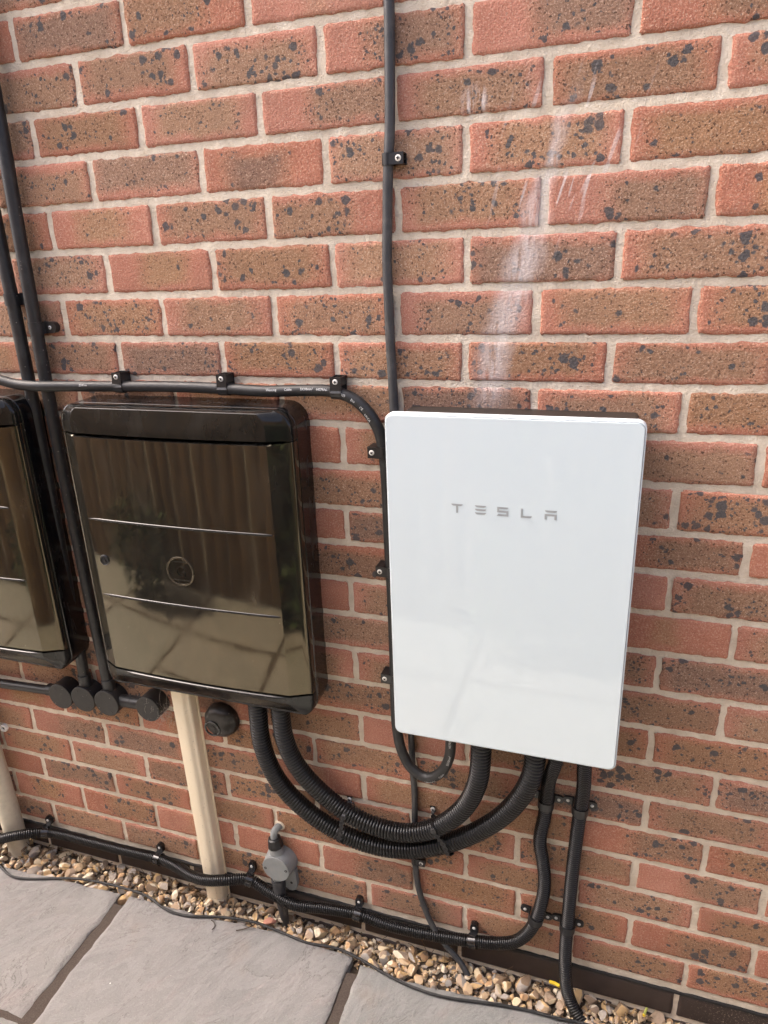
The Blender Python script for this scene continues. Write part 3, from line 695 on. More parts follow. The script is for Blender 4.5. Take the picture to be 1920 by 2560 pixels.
def meter_box(dx, dz, label):
    t = thing('meter_box', (BX+dx, 0, ZB+dz), label, 'meter box', 'black meter boxes on the brick wall')
    xc, zc, hw, hh = BX+dx, (ZT+ZB)/2+dz, HWB, (ZT-ZB)/2
    MB().rings([rrect(xc-.002, zc+.002, hw-.001, hh+.002, .036, .004), rrect(xc-.001, zc+.001, hw, hh+.001, .036, -.02), rrect(xc, zc, hw+.001, hh, .036, -.060), rrect(xc, zc, hw-.001, hh-.002, .034, -.0615), rrect(xc, zc, hw-.004, hh-.004, .032, -.064)]).build('casing', 'casing', t, angle=50)
    MB().rings([rrect(xc, zc, hw-.006, hh-.006, .03, -.05), rrect(xc, zc, hw-.006, hh-.006, .03, -.075)]).build('door_seal', 'recess', t)
    def hz_top(z):
        q = ZT-z
        if q < .004: return -.010+.026*math.sqrt(max(0, 1-(1-q/.004)**2))
        return .0160+(q-.004)/.044*.009
    tops = [ZT-.0001, ZT-.0004, ZT-.001, ZT-.002, ZT-.003, ZT-.004, ZT-.007, ZT-.012, ZT-.02, ZT-.028, ZT-.034, ZT-.042, ZT-.044, ZT-.050, -.6852]
    front_piece('hood', tops, hz_top, 'gloss2', t, dx, dz)
    dz0, dz1 = -.6885, -1.194
    zs = [dz0, dz0-.0006, dz0-.0018]+[dz0-.004-(dz0-dz1-.006)*k/26 for k in range(27)]+[dz1]
    def hz_door(z):
        e = min(dz0-z, z-dz1); return .04 if e > .002 else -.003+.04*max(e, 0)/.002*.45
    door = front_piece('door', zs, hz_door, 'gloss', t, dx, dz)
    def hz_lip(z):
        q = z-ZB
        if q < .010: return -.015*(1-math.sqrt(max(0, 1-(1-q/.010)**2)))
        return (q-.010)/.045*.026
    lips = [-1.1965, -1.1972, -1.1985]+[-1.200-.004*k for k in range(10)]+[-1.2400, -1.2440, -1.2475, -1.2492, ZB+.0002]
    lip = front_piece('lower_rail', lips, hz_lip, 'gloss2', t, dx, dz, y0=-.081)
    def yf(u): return -.080-hx(u)
    def ridge(name, u0, u1, z, hgt, rad, parent, yoff=0):
        mb = MB(); n = 40; Rr = []
        for i in range(n+1):
            u = u0+(u1-u0)*i/n; tp = min(1, min(i, n-i)/3)*1.0; x = BX+dx+u*HWB
            Rr.append([(x, yf(u)+yoff+.001-(hgt+.001)*tp*math.sin(math.pi*k/8), z+dz+rad*math.cos(math.pi*k/8)*max(.1, tp)) for k in range(9)])
        mb.rings(Rr).build(name, 'gloss2', parent)
    ridge('rib', -.87, .89, -.857, .0022, .0030, door); ridge('rib', -.87, .89, -1.021, .0022, .0030, door)
    ridge('handle_lip', -.76, .84, -1.1985, .0055, .0035, lip)
    lx, lz = .078+dx, -.943+dz
    ul = (lx-BX-dx)/HWB; yl = yf(ul)
    MB().lathe([(-.002, .0115), (.0012, .0115), (.0022, .0100), (.0014, .0086), (-.001, .0084)], (lx, yl, lz), (0, -1, 0), 28).build('lock', 'casing', door)
    MB().lathe([(-.001, .0084), (.0004, .0083)], (lx, yl, lz), (0, -1, 0), 24).build('lock_face', 'recess', door)
    MB().prism([(-.0035, -.003), (.0035, -.003), (0, .0042)], (lx, yl-.0004, lz), (1, 0, 0), (0, 0, 1), (0, -1, 0), .0012).build('keyhole', 'casing', door, smooth=False)
    ex, ez = .256+dx, -.946+dz; ye = yf((ex-BX-dx)/HWB)
    mb = MB(); n = 48
    mb.rings([[Vector((ex+(.0285+rr*math.cos(b))*math.cos(2*math.pi*k/n), ye-rr*max(0, math.sin(b))*.9, ez+(.0285+rr*math.cos(b))*math.sin(2*math.pi*k/n))) for b in [math.pi*q/5 for q in range(6)] for rr in (.0022,)] for k in range(n+1)], False, False, False)
    mb.build('emblem_ring', 'gloss', door)
    for zz in (.019, -.019):
        MB().box(ex-.0205, ex+.0205, ye-.0016, ye+.001, ez+zz-.0009, ez+zz+.0009).build('emblem_bar', 'gloss', door)
    emboss_text('G', ex-.012, ye-.0009, ez-.0115, .032, 'emblem_letter', 'gloss', door)
    return t
def text_mesh(s, size):
    c = bpy.data.curves.new('txt', 'FONT'); c.body = s; c.size = size; c.resolution_u = 3
    o = bpy.data.objects.new('txt', c); col.objects.link(o)
    dg = bpy.context.evaluated_depsgraph_get(); dg.update(); ev = o.evaluated_get(dg); me = bpy.data.meshes.new_from_object(ev)
    V = [v.co.copy() for v in me.vertices]; F = [tuple(p.vertices) for p in me.polygons]
    bpy.data.objects.remove(o); bpy.data.curves.remove(c); bpy.data.meshes.remove(me)
    return V, F
def emboss_text(s, x, y, z, size, name, mat, parent):
    V, F = text_mesh(s, size); mb = MB(); mb.add([(x+v.x, y, z+v.y) for v in V], F)
    me = mb.mesh(name, False); o = link(name, me, mat, parent); md = o.modifiers.new('s', 'SOLIDIFY'); md.thickness = .0022; md.offset = 0
    return o
meter_box(0, 0, 'black gloss plastic meter box with round emblem, beside the white cabinet')
meter_box(-.600, .006, 'black gloss plastic meter box cut off by the left picture edge')

# ------------------------------------------------------------------ white cabinet
gw = thing('power_cabinet', (.875, 0, -1.21), 'white glass-fronted power cabinet with grey wordmark', 'cabinet')
MB().rings([rrect(.8735, -.918, .1835, .283, .006, .003), rrect(.8735, -.918, .1835, .283, .006, -.108)]).build('body', 'body', gw)
gx, gz, ghw, ghh = .8755, -.9165, .1915, .2945
MB().rings([rrect(gx, gz, ghw-.004, ghh-.004, .011, -.106), rrect(gx, gz, ghw, ghh, .013, -.108), rrect(gx, gz, ghw, ghh, .013, -.1215), rrect(gx, gz, ghw-.0006, ghh-.0006, .0125, -.1232), rrect(gx, gz, ghw-.0018, ghh-.0018, .0115, -.1238), rrect(gx, gz, ghw-.0022, ghh-.0022, .011, -.121)]).build('rim', 'rim', gw, angle=25)
MB().rings([rrect(gx, gz, ghw-.0027, ghh-.0027, .0105, -.115), rrect(gx, gz, ghw-.0027, ghh-.0027, .0105, -.1243), rrect(gx, gz, ghw-.0033, ghh-.0033, .010, -.125)]).build('glass_front', 'white', gw, angle=15)
LH, LB = -.7615, .0145
def letter(polys, x):
    mb = MB()
    for p in polys: mb.prism(p, (x, -.1251, LH), (1, 0, 0), (0, 0, 1), (0, -1, 0), .00025)
    mb.build('letter', 'letter', gw, smooth=False)
b_ = .0031
bar = lambda w, z: [(0, z), (w, z), (w-.0008, z-b_*.55), (w-.0030, z-b_), (.0030, z-b_), (.0008, z-b_*.55)]
letter([bar(.0185, 0), [(.0077, -b_-.0002), (.0108, -b_-.0002), (.0108, -LB), (.0077, -LB)]], .790)
letter([bar(.0175, 0), bar(.0175, -.0057), bar(.0175, -.0114)], .8275)
letter([[(0, 0), (.0172, 0), (.0155, -b_), (b_, -b_), (b_, -.0057), (.0172, -.0057), (.0172, -LB), (-.0005, -LB), (.0016, -LB+b_), (.0141, -LB+b_), (.0141, -.0057-b_), (0, -.0057-b_)]], .862)
letter([[(0, 0), (b_, 0), (b_, -LB+b_), (.0168, -LB+b_), (.0160, -LB+b_*.4), (.0142, -LB), (0, -LB)]], .898)
letter([bar(.0180, 0), [(0, -.0057), (.0176, -.0057), (.0176, -LB), (.0145, -LB), (.0145, -.0057-b_), (b_, -.0057-b_), (b_, -LB), (0, -LB)]], .9335)

# ------------------------------------------------------------------ cables
def text_on(C, r, s, s0, ang, size, name, parent):
    """print lettering along the cable: u along the run, v around the circumference"""
    V, F = text_mesh(s, size); L = [0]
    for a, b in zip(C, C[1:]): L.append(L[-1]+(b-a).length)
    out = []
    for v in V:
        q = min(max(s0+v.x, 0), L[-1]-1e-6); i = 0
        lo_, hi_ = 0, len(L)-2
        while lo_ < hi_:
            mid = (lo_+hi_+1)//2
            if L[mid] <= q: lo_ = mid
            else: hi_ = mid-1
        i = lo_; c = C[i].lerp(C[i+1], (q-L[i])/(L[i+1]-L[i])); T = (C[min(i+2, len(C)-1)]-C[max(i-1, 0)]).normalized()
        n = Vector((0, -1, 0)); n = (n-T*n.dot(T)).normalized(); b = n.cross(T)
        a = ang+(v.y-size*.3)/r
        out.append(c+(n*math.cos(a)+b*math.sin(a))*(r+.00025))
    mb = MB(); mb.add(out, F); return mb.build(name, 'print', parent, smooth=False)
PC = [(-.9, -.05, -.56), (-.5, -.05, -.575), (-.25, -.052, -.585), (-.155, -.052, -.594), (-.11, -.05, -.604), (-.055, -.048, -.608), (.01, -.035, -.609), (.108, -.022, -.6095), (.211, -.020, -.608), (.335, -.020, -.609), (.432, -.024, -.6115), (.498, -.022, -.609), (.558, -.020, -.610), (.596, -.020, -.623), (.620, -.020, -.644), (.637, -.020, -.672), (.645, -.020, -.705), (.649, -.020, -.764), (.650, -.020, -.859), (.652, -.020, -.957), (.653, -.020, -1.098), (.655, -.026, -1.276), (.666, -.033, -1.325), (.687, -.040, -1.357), (.721, -.045, -1.369), (.750, -.050, -1.346), (.768, -.055, -1.304), (.773, -.060, -1.255), (.772, -.060, -1.195)]
pc = thing('power_cable', (.3, -.02, -.61), 'thick black printed cable clipped above the meter box, looping under the white cabinet', 'cable')
mb = MB(); C = tube(mb, PC, .0102, .005, 18); mb.build('sheath', 'cable', pc)
L = [0]
for a, b in zip(C, C[1:]): L.append(L[-1]+(b-a).length)
def s_at(p): return L[min(range(len(C)), key=lambda i: (C[i]-Vector(p)).length)]
text_on(C, .0102, '2241m', s_at((.034, -.03, -.609)), .35, .0062, 'printed_mark', pc)
text_on(C, .0102, 'Wasung', s_at((.437, -.024, -.611)), .35, .0062, 'printed_mark', pc)
text_on(C, .0102, 'Cable', s_at((.468, -.022, -.611)), .35, .0062, 'printed_mark', pc)
text_on(C, .0102, '3X10mm\u00b2', s_at((.502, -.022, -.611)), .35, .0060, 'printed_mark', pc)
text_on(C, .0102, 'H07RN-', s_at((.532, -.022, -.611)), .30, .0060, 'printed_mark', pc)
text_on(C, .0102, '025', s_at((.573, -.02, -.614)), .1, .0060, 'printed_mark', pc)
text_on(C, .0102, 'Eca', s_at((.593, -.02, -.622)), 0, .0060, 'printed_mark', pc)
text_on(C, .0102, 'CE', s_at((.609, -.02, -.635)), -.1, .0060, 'printed_mark', pc)
text_on(C, .0102, 'UKCA', s_at((.619, -.02, -.645)), -.35, .0060, 'printed_mark', pc)
text_on(C, .0102, 'Wasung', s_at((.722, -.045, -1.369)), -.4, .0066, 'printed_mark', pc)
text_on(C, .0102, 'Cable', s_at((.748, -.05, -1.349)), -.35, .0066, 'printed_mark', pc)
text_on(C, .0102, '3X10mm\u00b2', s_at((.765, -.055, -1.313)), -.2, .0066, 'printed_mark', pc)
text_on(C, .0102, 'H07RN-', s_at((.772, -.060, -1.272)), -.1, .0066, 'printed_mark', pc)
mb = MB(); tube(mb, [(.70, -.009, 1.1), (.682, -.009, .45), (.676, -.009, .1), (.674, -.009, -.052), (.672, -.009, -.147), (.670, -.010, -.216), (.667, -.011, -.256), (.664, -.010, -.295), (.6615, -.009, -.344), (.659, -.009, -.402), (.6595, -.009, -.462), (.6605, -.009, -.536), (.6625, -.009, -.60), (.664, -.010, -.65), (.668, -.014, -.70), (.679, -.022, -.735), (.700, -.030, -.748)], .0080, .006, 16)
tag(mb.build('wall_cable', 'greycable'), 'single grey-black cable running straight up the wall above the white cabinet', 'cable')
mb = MB(); tube(mb, [(.676, -.008, -1.15), (.679, -.008, -1.309), (.680, -.008, -1.389), (.683, -.008, -1.441), (.682, -.008, -1.52), (.681, -.008, -1.635), (.685, -.008, -1.693), (.697, -.0085, -1.749), (.722, -.014, -1.806), (.754, -.024, -1.838), (.786, -.030, -1.868), (.809, -.040, -1.895)], .0066, .006, 14)
tag(mb.build('old_cable', 'greycable'), 'thin weathered cable dropping behind the corrugated loops into the gravel', 'cable')
TH = [(-.9, -.10), (-.62, -.085), (-.50, -.092), (-.441, -.109), (-.383, -.127), (-.329, -.120), (-.231, -.089), (-.153, -.077), (-.056, -.074), (.002, -.078), (.069, -.097), (.123, -.098), (.212, -.076), (.294, -.066), (.37, -.072), (.439, -.079), (.505, -.072), (.558, -.079), (.625, -.096), (.686, -.108), (.764, -.111), (.86, -.097), (.931, -.088), (1.002, -.086), (1.047, -.082), (1.2, -.09), (1.6, -.1)]
mb = MB(); tube(mb, [(x, y, -1.8755) for x, y in TH], .0031, .008, 10)
tag(mb.build('ground_cable', 'cable'), 'thin black cable lying loose along the edge of the paving slabs', 'cable')

# ------------------------------------------------------------------ corrugated conduits
def conduit(pts, r, pitch, depth, label, seg=22):
    mb = MB(); C = corrugated(mb, pts, r, pitch, depth, seg); return tag(mb.build('corrugated_conduit', 'corr', angle=80), label, 'conduit', 'black corrugated conduits'), C
conduit([(.358, -.05, -1.20), (.357, -.05, -1.292), (.357, -.05, -1.345), (.363, -.045, -1.401), (.379, -.04, -1.453), (.404, -.035, -1.496), (.443, -.03, -1.538), (.483, -.026, -1.567), (.519, -.024, -1.584), (.562, -.022, -1.596), (.615, -.022, -1.598), (.678, -.022, -1.586), (.719, -.022, -1.568), (.769, -.024, -1.537), (.818, -.029, -1.494), (.865, -.037, -1.439), (.897, -.046, -1.385), (.918, -.055, -1.333), (.928, -.06, -1.29), (.932, -.06, -1.18)], .0196, .0072, .0036, 'thick corrugated conduit, the outer lower of two U-shaped runs under the cabinets', 26)
conduit([(.410, -.05, -1.20), (.411, -.05, -1.282), (.413, -.05, -1.330), (.422, -.046, -1.376), (.440, -.042, -1.418), (.468, -.038, -1.456), (.501, -.034, -1.489), (.537, -.033, -1.513), (.579, -.033, -1.529), (.620, -.033, -1.536), (.671, -.033, -1.533), (.722, -.033, -1.511), (.763, -.037, -1.472), (.797, -.043, -1.423), (.819, -.051, -1.367), (.829, -.06, -1.313), (.832, -.06, -1.18)], .0196, .0072, .0036, 'thick corrugated conduit, the inner upper of two U-shaped runs under the cabinets', 26)
CC = [(.975, -.066, -1.18), (.966, -.06, -1.266), (.956, -.042, -1.321), (.952, -.022, -1.387), (.949, -.017, -1.435), (.944, -.016, -1.471), (.943, -.016, -1.500), (.950, -.016, -1.540), (.955, -.016, -1.580), (.956, -.016, -1.617), (.951, -.016, -1.662), (.943, -.018, -1.702), (.928, -.019, -1.742), (.903, -.02, -1.775), (.868, -.02, -1.793), (.815, -.02, -1.806), (.742, -.02, -1.818), (.661, -.02, -1.826), (.606, -.02, -1.826), (.542, -.02, -1.818), (.46, -.025, -1.822), (.385, -.036, -1.822), (.316, -.028, -1.811), (.266, -.026, -1.793), (.218, -.046, -1.788), (.169, -.053, -1.797), (.119, -.047, -1.805), (.068, -.030, -1.811), (.006, -.02, -1.811), (-.088, -.018, -1.816), (-.205, -.018, -1.818), (-.316, -.019, -1.819), (-.352, -.026, -1.817), (-.380, -.050, -1.806), (-.424, -.072, -1.808), (-.466, -.073, -1.825), (-.53, -.06, -1.83), (-.60, -.03, -1.825), (-.9, -.02, -1.83)]
cob, CCC = conduit(CC, .0131, .0052, .0034, 'slim corrugated conduit bending from the white cabinet along the foot of the wall', 18)
conduit([(1.012, -.06, -1.18), (1.017, -.05, -1.278), (1.018, -.035, -1.331), (1.016, -.021, -1.388), (1.013, -.018, -1.435), (1.010, -.017, -1.51), (1.008, -.017, -1.588), (1.007, -.018, -1.662), (1.006, -.020, -1.724), (1.007, -.025, -1.783), (1.010, -.033, -1.818), (1.017, -.040, -1.856), (1.030, -.050, -1.880), (1.050, -.060, -1.900)], .0131, .0052, .0034, 'slim corrugated conduit dropping straight from the white cabinet into the gravel', 18)

# ------------------------------------------------------------------ clips
def arc_poly(r, th, depth, n=14):
    """U-shaped band section: (e along wall, out from wall)"""
    out = [(-(r+th), 0.)]+[(-(r+th)*math.cos(math.pi*k/n), depth+(r+th)*math.sin(math.pi*k/n)) for k in range(n+1)]+[((r+th), 0.)]
    inn = [(r, 0.)]+[(r*math.cos(math.pi*k/n), depth+r*math.sin(math.pi*k/n)) for k in range(n+1)]+[(-r, 0.)]
    return out+inn
def ear(mb, o, e, tdir, L, w, y=.0035, base=0.0):
    """rounded tab on the wall from o reaching L along e"""
    poly = [(0, -w/2), (L-w/2, -w/2)]+[(L-w/2+w/2*math.sin(math.pi*k/8), -w/2*math.cos(math.pi*k/8)) for k in range(1, 8)]+[(L-w/2, w/2), (0, w/2)]
    mb.prism(poly, Vector(o)+Vector((0, -base, 0)), e, tdir, (0, -1, 0), y)
def saddle(c, s1, s2, label, r=.0139, out=.019, w=.017, name='saddle_clip'):
    c = Vector(c); e = Vector((s2[0]-s1[0], 0, s2[2]-s1[2])).normalized(); t = Vector((-e.z, 0, e.x))
    th = thing(name, (c.x, 0, c.z), label, 'pipe clip', 'black saddle clips on the upright conduits')
    mb = MB(); mb.prism([(a, b) for a, b in arc_poly(r, .0016, out)], Vector((c.x, 0, c.z))-t*w/2, e, (0, -1, 0), t, w); mb.build('band', 'clip', th)
    for s, sg in ((s1, -1), (s2, 1)):
        base = MB(); d = (Vector((s[0], 0, s[2]))-Vector((c.x, 0, c.z))).dot(e*sg)
        ear(base, Vector((c.x, 0, c.z))+e*sg*(r-.001), e*sg, t, d-r+.0105, .0165, .0052); base.build('ear', 'clip', th, angle=50)
        screw(th, Vector((c.x, 0, c.z))+e*sg*d+Vector((0, -.0052, 0)), (0, -1, 0), .0034, cross=False)
    return th
saddle((.9510, 0, -1.394), (.927, 0, -1.393), (.974, 0, -1.395), 'black two-screw saddle clip, upper one on the bending slim conduit', out=.0225)
saddle((1.0145, 0, -1.393), (.991, 0, -1.392), (1.036, 0, -1.394), 'black two-screw saddle clip, upper one on the straight slim conduit', out=.0225)
saddle((.9430, 0, -1.698), (.919, 0, -1.694), (.966, 0, -1.701), 'black two-screw saddle clip, lower one on the bending slim conduit')
saddle((1.0065, 0, -1.699), (.983, 0, -1.698), (1.029, 0, -1.700), 'black two-screw saddle clip, lower one on the straight slim conduit')
def base_clip(x, zs, label):
    i = min(range(len(CCC)), key=lambda k: abs(CCC[k].x-x)+(0 if CCC[k].z < -1.74 else 9)); c = CCC[i]; T = (CCC[i+8]-CCC[i-8]).normalized()
    if T.x < 0: T = -T
    th = thing('conduit_clip', (x, 0, c.z), label, 'pipe clip', 'black clips along the conduit at the foot of the wall')
    r = .0137; mb = MB(); n = 22; w = .0165
    up = Vector((0, 0, 1)); nn = (Vector((0, -1, 0))-T*T.dot(Vector((0, -1, 0)))).normalized(); ub = T.cross(nn); ub = ub if ub.z > 0 else -ub
    poly = [((r+.0018)*math.cos(a), (r+.0018)*math.sin(a)) for a in [math.radians(-100+265*k/n) for k in range(n+1)]]+[(r*math.cos(a), r*math.sin(a)) for a in [math.radians(165-265*k/n) for k in range(n+1)]]
    mb.prism(poly, c-T*w/2, nn, ub, T, w); mb.build('band', 'clipgloss', th)
    mb = MB(); d = -c.y
    mb.box(x-w/2, x+w/2, min(-.004, c.y+r*.2), -.0005, c.z+r+.0006, c.z+r+.0026); zz = c.z+r+.001
    ear(mb, (x, 0, zz), (0, 0, 1), (1, 0, 0), .0235, .0170, .011); mb.build('ear', 'clipgloss', th, angle=50)
    screw(th, (x, -.011, zz+.0125), (0, -1, 0), .0036, cross=False)
base_clip(-.352, -1.80, 'black single-screw clip on the floor-level conduit beside the cream round pipe')
base_clip(.003, -1.80, 'black single-screw clip on the floor-level conduit, second from the left edge')
base_clip(.268, -1.78, 'black single-screw clip on the floor-level conduit just right of the beige square pipe')
base_clip(.543, -1.80, 'black single-screw clip on the floor-level conduit right of the grey junction box')
base_clip(.812, -1.79, 'black single-screw clip on the floor-level conduit near the bend, furthest right')
def cable_clip(c, e, t, label, r=.0104, out=.020, scr='screwpale', w=.020, reach=.021, group='black screw clips holding the printed cable'):
    """c on the wall under the cable; e towards the screw block, t along the cable"""
    c, e, t = Vector(c), Vector(e), Vector(t); th = thing('cable_clip', c, label, 'cable clip', group); n = 12
    ro = r+.0018
    band = [(ro*math.cos(a), out+ro*math.sin(a)) for a in [math.radians(90+150*k/n) for k in range(n+1)]]+[(r*math.cos(a), out+r*math.sin(a)) for a in [math.radians(240-150*k/n) for k in range(n+1)]]
    mb = MB(); mb.prism(band, c-t*w/2, e, (0, -1, 0), t, w)
    mb.prism([(0, out+r), (reach+.006, out+r-.001), (reach+.006, out+r-.0035), (r, out+r-.0035), (0, out+r+.0018)], c-t*w/2, e, (0, -1, 0), t, w)
    mb.build('strap', 'clip', th, angle=40)
    mb = MB(); mb.prism([(-r*.4, 0), (reach+.006, 0), (reach+.006, .003), (-r*.4, .003)], c-t*w/2, e, (0, -1, 0), t, w)
    for k in (-.5, -.08, .42): mb.prism([(r+.0015, 0.001), (reach+.0055, 0.001), (reach+.0055, out+r-.003), (r+.0015, out+r-.003)], c+t*w*k, e, (0, -1, 0), t, .0014)
    mb.build('base', 'clip', th, angle=40)
    screw(th, c+e*(reach-.002)+Vector((0, -(out+r-.001), 0)), (0, -1, 0), .0048, scr)
Zu, Xr = (0, 0, 1), (1, 0, 0)
cable_clip((.118, 0, -.6095), Zu, Xr, 'black screw clip on the horizontal printed cable, leftmost of three')
cable_clip((.345, 0, -.6095), Zu, Xr, 'black screw clip on the horizontal printed cable, middle of three')
cable_clip((.566, 0, -.611), Zu, Xr, 'black screw clip on the horizontal printed cable, rightmost of three, before the bend')
cable_clip((.646, 0, -.713), (-1, 0, 0), Zu, 'black screw clip left of the white cabinet, highest of three')
cable_clip((.652, 0, -.938), (-1, 0, 0), Zu, 'black screw clip peeking out left of the white cabinet, middle of three')
cable_clip((.6535, 0, -1.166), (-1, 0, 0), Zu, 'black screw clip left of the white cabinet, lowest of three')
cable_clip((.667, 0, -.256), Xr, Zu, 'dark screw clip on the upright cable high above the white cabinet', r=.0083, out=.011, w=.0165, reach=.0195, group=None)
cable_clip((.681, 0, -1.628), Xr, Zu, 'old dusty clip on the thin weathered cable below the corrugated loops', r=.0068, out=.008, w=.017, reach=.0165, scr='screw', group=None)

def pipe_clip(c, label, right=True, r=.0126, out=.020, w=.022):
    th = thing('pipe_clip', c, label, 'pipe clip', 'black clips on the two upright conduit pipes'); c = Vector(c)
    mb = MB(); mb.prism(arc_poly(r, .0018, out), c-Vector((0, 0, w/2)), (1, 0, 0), (0, -1, 0), (0, 0, 1), w); mb.build('band', 'conduit', th)
    mb = MB(); ear(mb, c+Vector((r, 0, 0)), (1, 0, 0), (0, 0, 1), .027, .021, .012); mb.build('ear', 'clip', th, angle=50)
    screw(th, c+Vector((r+.013, -.012, 0)), (0, -1, 0), .0036)

# ------------------------------------------------------------------ straight conduits and their round boxes
mb = MB(); tube(mb, [(-.045, -.02, 1.1), (-.048, -.02, .3), (-.050, -.02, -.157), (-.0545, -.02, -.31), (-.0595, -.02, -.60), (-.058, -.02, -.95), (-.050, -.02, -1.315)], .0124, .02, 20)
tag(mb.build('conduit_pipe', 'conduit'), 'upright black conduit pipe nearer the emblem box, running down its left side', 'conduit', 'upright black conduit pipes')
mb = MB(); tube(mb, [(-.118, -.02, 1.1), (-.110, -.02, .2), (-.1035, -.02, -.34), (-.102, -.02, -.60), (-.108, -.02, -.95), (-.1165, -.02, -1.318)], .0124, .02, 20)
tag(mb.build('conduit_pipe', 'conduit'), 'upright black conduit pipe nearer the cut-off box, behind the printed cable', 'conduit', 'upright black conduit pipes')
mb = MB(); tube(mb, [(-.95, -.02, -1.378), (-.6, -.02, -1.369), (-.39, -.02, -1.360), (-.215, -.02, -1.3515)], .0112, .02, 18)
tag(mb.build('conduit_pipe', 'conduit'), 'level black conduit pipe entering the leftmost round box', 'conduit')
pipe_clip((-.0575, 0, -.500), 'black clip with screw ear on the right upright conduit pipe')
pipe_clip((-.1025, 0, -.446), 'black clip on the left upright conduit pipe, half hidden by the right pipe')
def round_box(x, z, label, spigots, r=.0325):
    th = thing('conduit_box', (x, 0, z), label, 'conduit box', 'black round conduit boxes in a row')
    MB().lathe([(.0, r), (.034, r), (.0345, r-.001)], (x, 0, z), (0, -1, 0), 40).build('base', 'conduit', th)
    MB().lathe([(.0345, r-.0005), (.0352, r+.0006), (.0385, r+.0006), (.0395, r-.0006), (.0396, 0)], (x, 0, z), (0, -1, 0), 40).build('lid', 'dustlid', th)
    for a in (2.1, 5.2): MB().lathe([(0, .0028), (.0003, .0027), (.0004, 0)], (x+.024*math.cos(a), -.0396, z+.024*math.sin(a)), (0, -1, 0), 12).build('lid_screw', 'clip', th)
    for d, L in spigots:
        MB().lathe([(.028, .0148), (L-.001, .0148), (L, .0138), (L, .012)], (x, -.020, z), d, 22).build('spigot', 'conduit', th)
    return th
round_box(-.182, -1.349, 'black round conduit box, leftmost of four, fed by the level pipe', [((-1, 0, -.02), .052)])
round_box(-.1155, -1.345, 'black round conduit box, second from left, under an upright pipe', [((0, 0, 1), .058)])
round_box(-.0485, -1.344, 'black round conduit box, third from left, joined by a short stub on its right', [((0, 0, 1), .056), ((1, 0, .06), .060)])
round_box(.066, -1.338, 'black round conduit box, rightmost of four, wrapped in cobweb', [((-1, 0, -.06), .060)], .031)

# ------------------------------------------------------------------ pipes at the wall foot
th = thing('square_pipe', (.163, -.015, -1.9), 'beige square plastic pipe standing below the emblem meter box', 'pipe')
mb = MB(); Rr = []
SEC = [(-.0215, -.002), (-.0222, -.012), (-.0215, -.028), (-.0185, -.0325), (-.012, -.0335), (0, -.0335), (.006, -.0330), (.0095, -.0315), (.0120, -.0285), (.0150, -.0265), (.0190, -.0250), (.0212, -.0215), (.0215, -.010), (.0215, -.002)]
for k in range(30):
    z = -1.925+.70*k/29; x0 = .163-(z+1.88)*.0224; wv_ = .0012*noise.noise(Vector((0, 3, z*4)))
    Rr.append([(x0+px+wv_, py, z) for px, py in SEC])
mb.rings(Rr).build('shaft', 'beige', th, angle=30)
Rr = [[(.163-(z+1.88)*.0224+px, py, z) for px, py in ((-.026, 0), (-.026, -.0022), (.026, -.0022), (.026, 0))] for z in (-1.925, -1.225)]
MB().rings(Rr).build('backplate', 'beige', th)
mb = MB(); tube(mb, [(-.458, -.030, -1.93), (-.460, -.030, -1.80), (-.468, -.030, -1.58), (-.474, -.030, -1.30)], .0265, .03, 28)
th = tag(mb.build('round_pipe', 'cream'), 'cream round pipe standing at the left picture edge', 'pipe')
th = thing('drain_stub', (.247, 0, -1.342), 'dented black round drain stub on the wall under the emblem box', 'drain stub')
mb = MB(); mb.lathe([(0, .041), (.010, .0415), (.018, .0400), (.025, .0350), (.0285, .0300), (.030, .024), (.030, 0)], (.238, 0, -1.352), (0, -1, 0), 11)
bmx = bmesh.new(); mex = mb.mesh('tmp', False); bmx.from_mesh(mex); bmesh.ops.subdivide_edges(bmx, edges=bmx.edges[:], cuts=2, use_grid_fill=True)
bmesh.ops.smooth_vert(bmx, verts=bmx.verts[:], factor=.4, use_axis_x=True, use_axis_y=True, use_axis_z=True); bmx.verts.index_update()
mb = MB(); mb.add([v.co[:] for v in bmx.verts], [[v.index for v in f.verts] for f in bmx.faces]); bmx.free(); bpy.data.meshes.remove(mex)
dc, dr = Vector((.268, -.026, -1.347)), .022
mb.v = [tuple(Vector(p)+Vector((-.35, .8, -.05))*max(0, 1-(Vector(p)-dc).length/dr)*.011) for p in mb.v]
mb.build('cap', 'capblack', th, angle=60)
mb = MB(); n = 36; q = Vector((.225, -.0298, -1.3635))
mb.rings([[q+Vector(((.0175+.0028*math.cos(b))*math.cos(2*math.pi*k/n), -.0030*math.sin(b), (.0175+.0028*math.cos(b))*math.sin(2*math.pi*k/n))) for b in [math.pi*j/5 for j in range(6)]] for k in range(n+1)], False, False, False)
mb.build('ring', 'clipgloss', th)
MB().lathe([(-.002, .0080), (.0014, .0078), (.0020, .006), (.0021, 0)], q, (0, -1, 0), 24).build('boss', 'capblack', th)

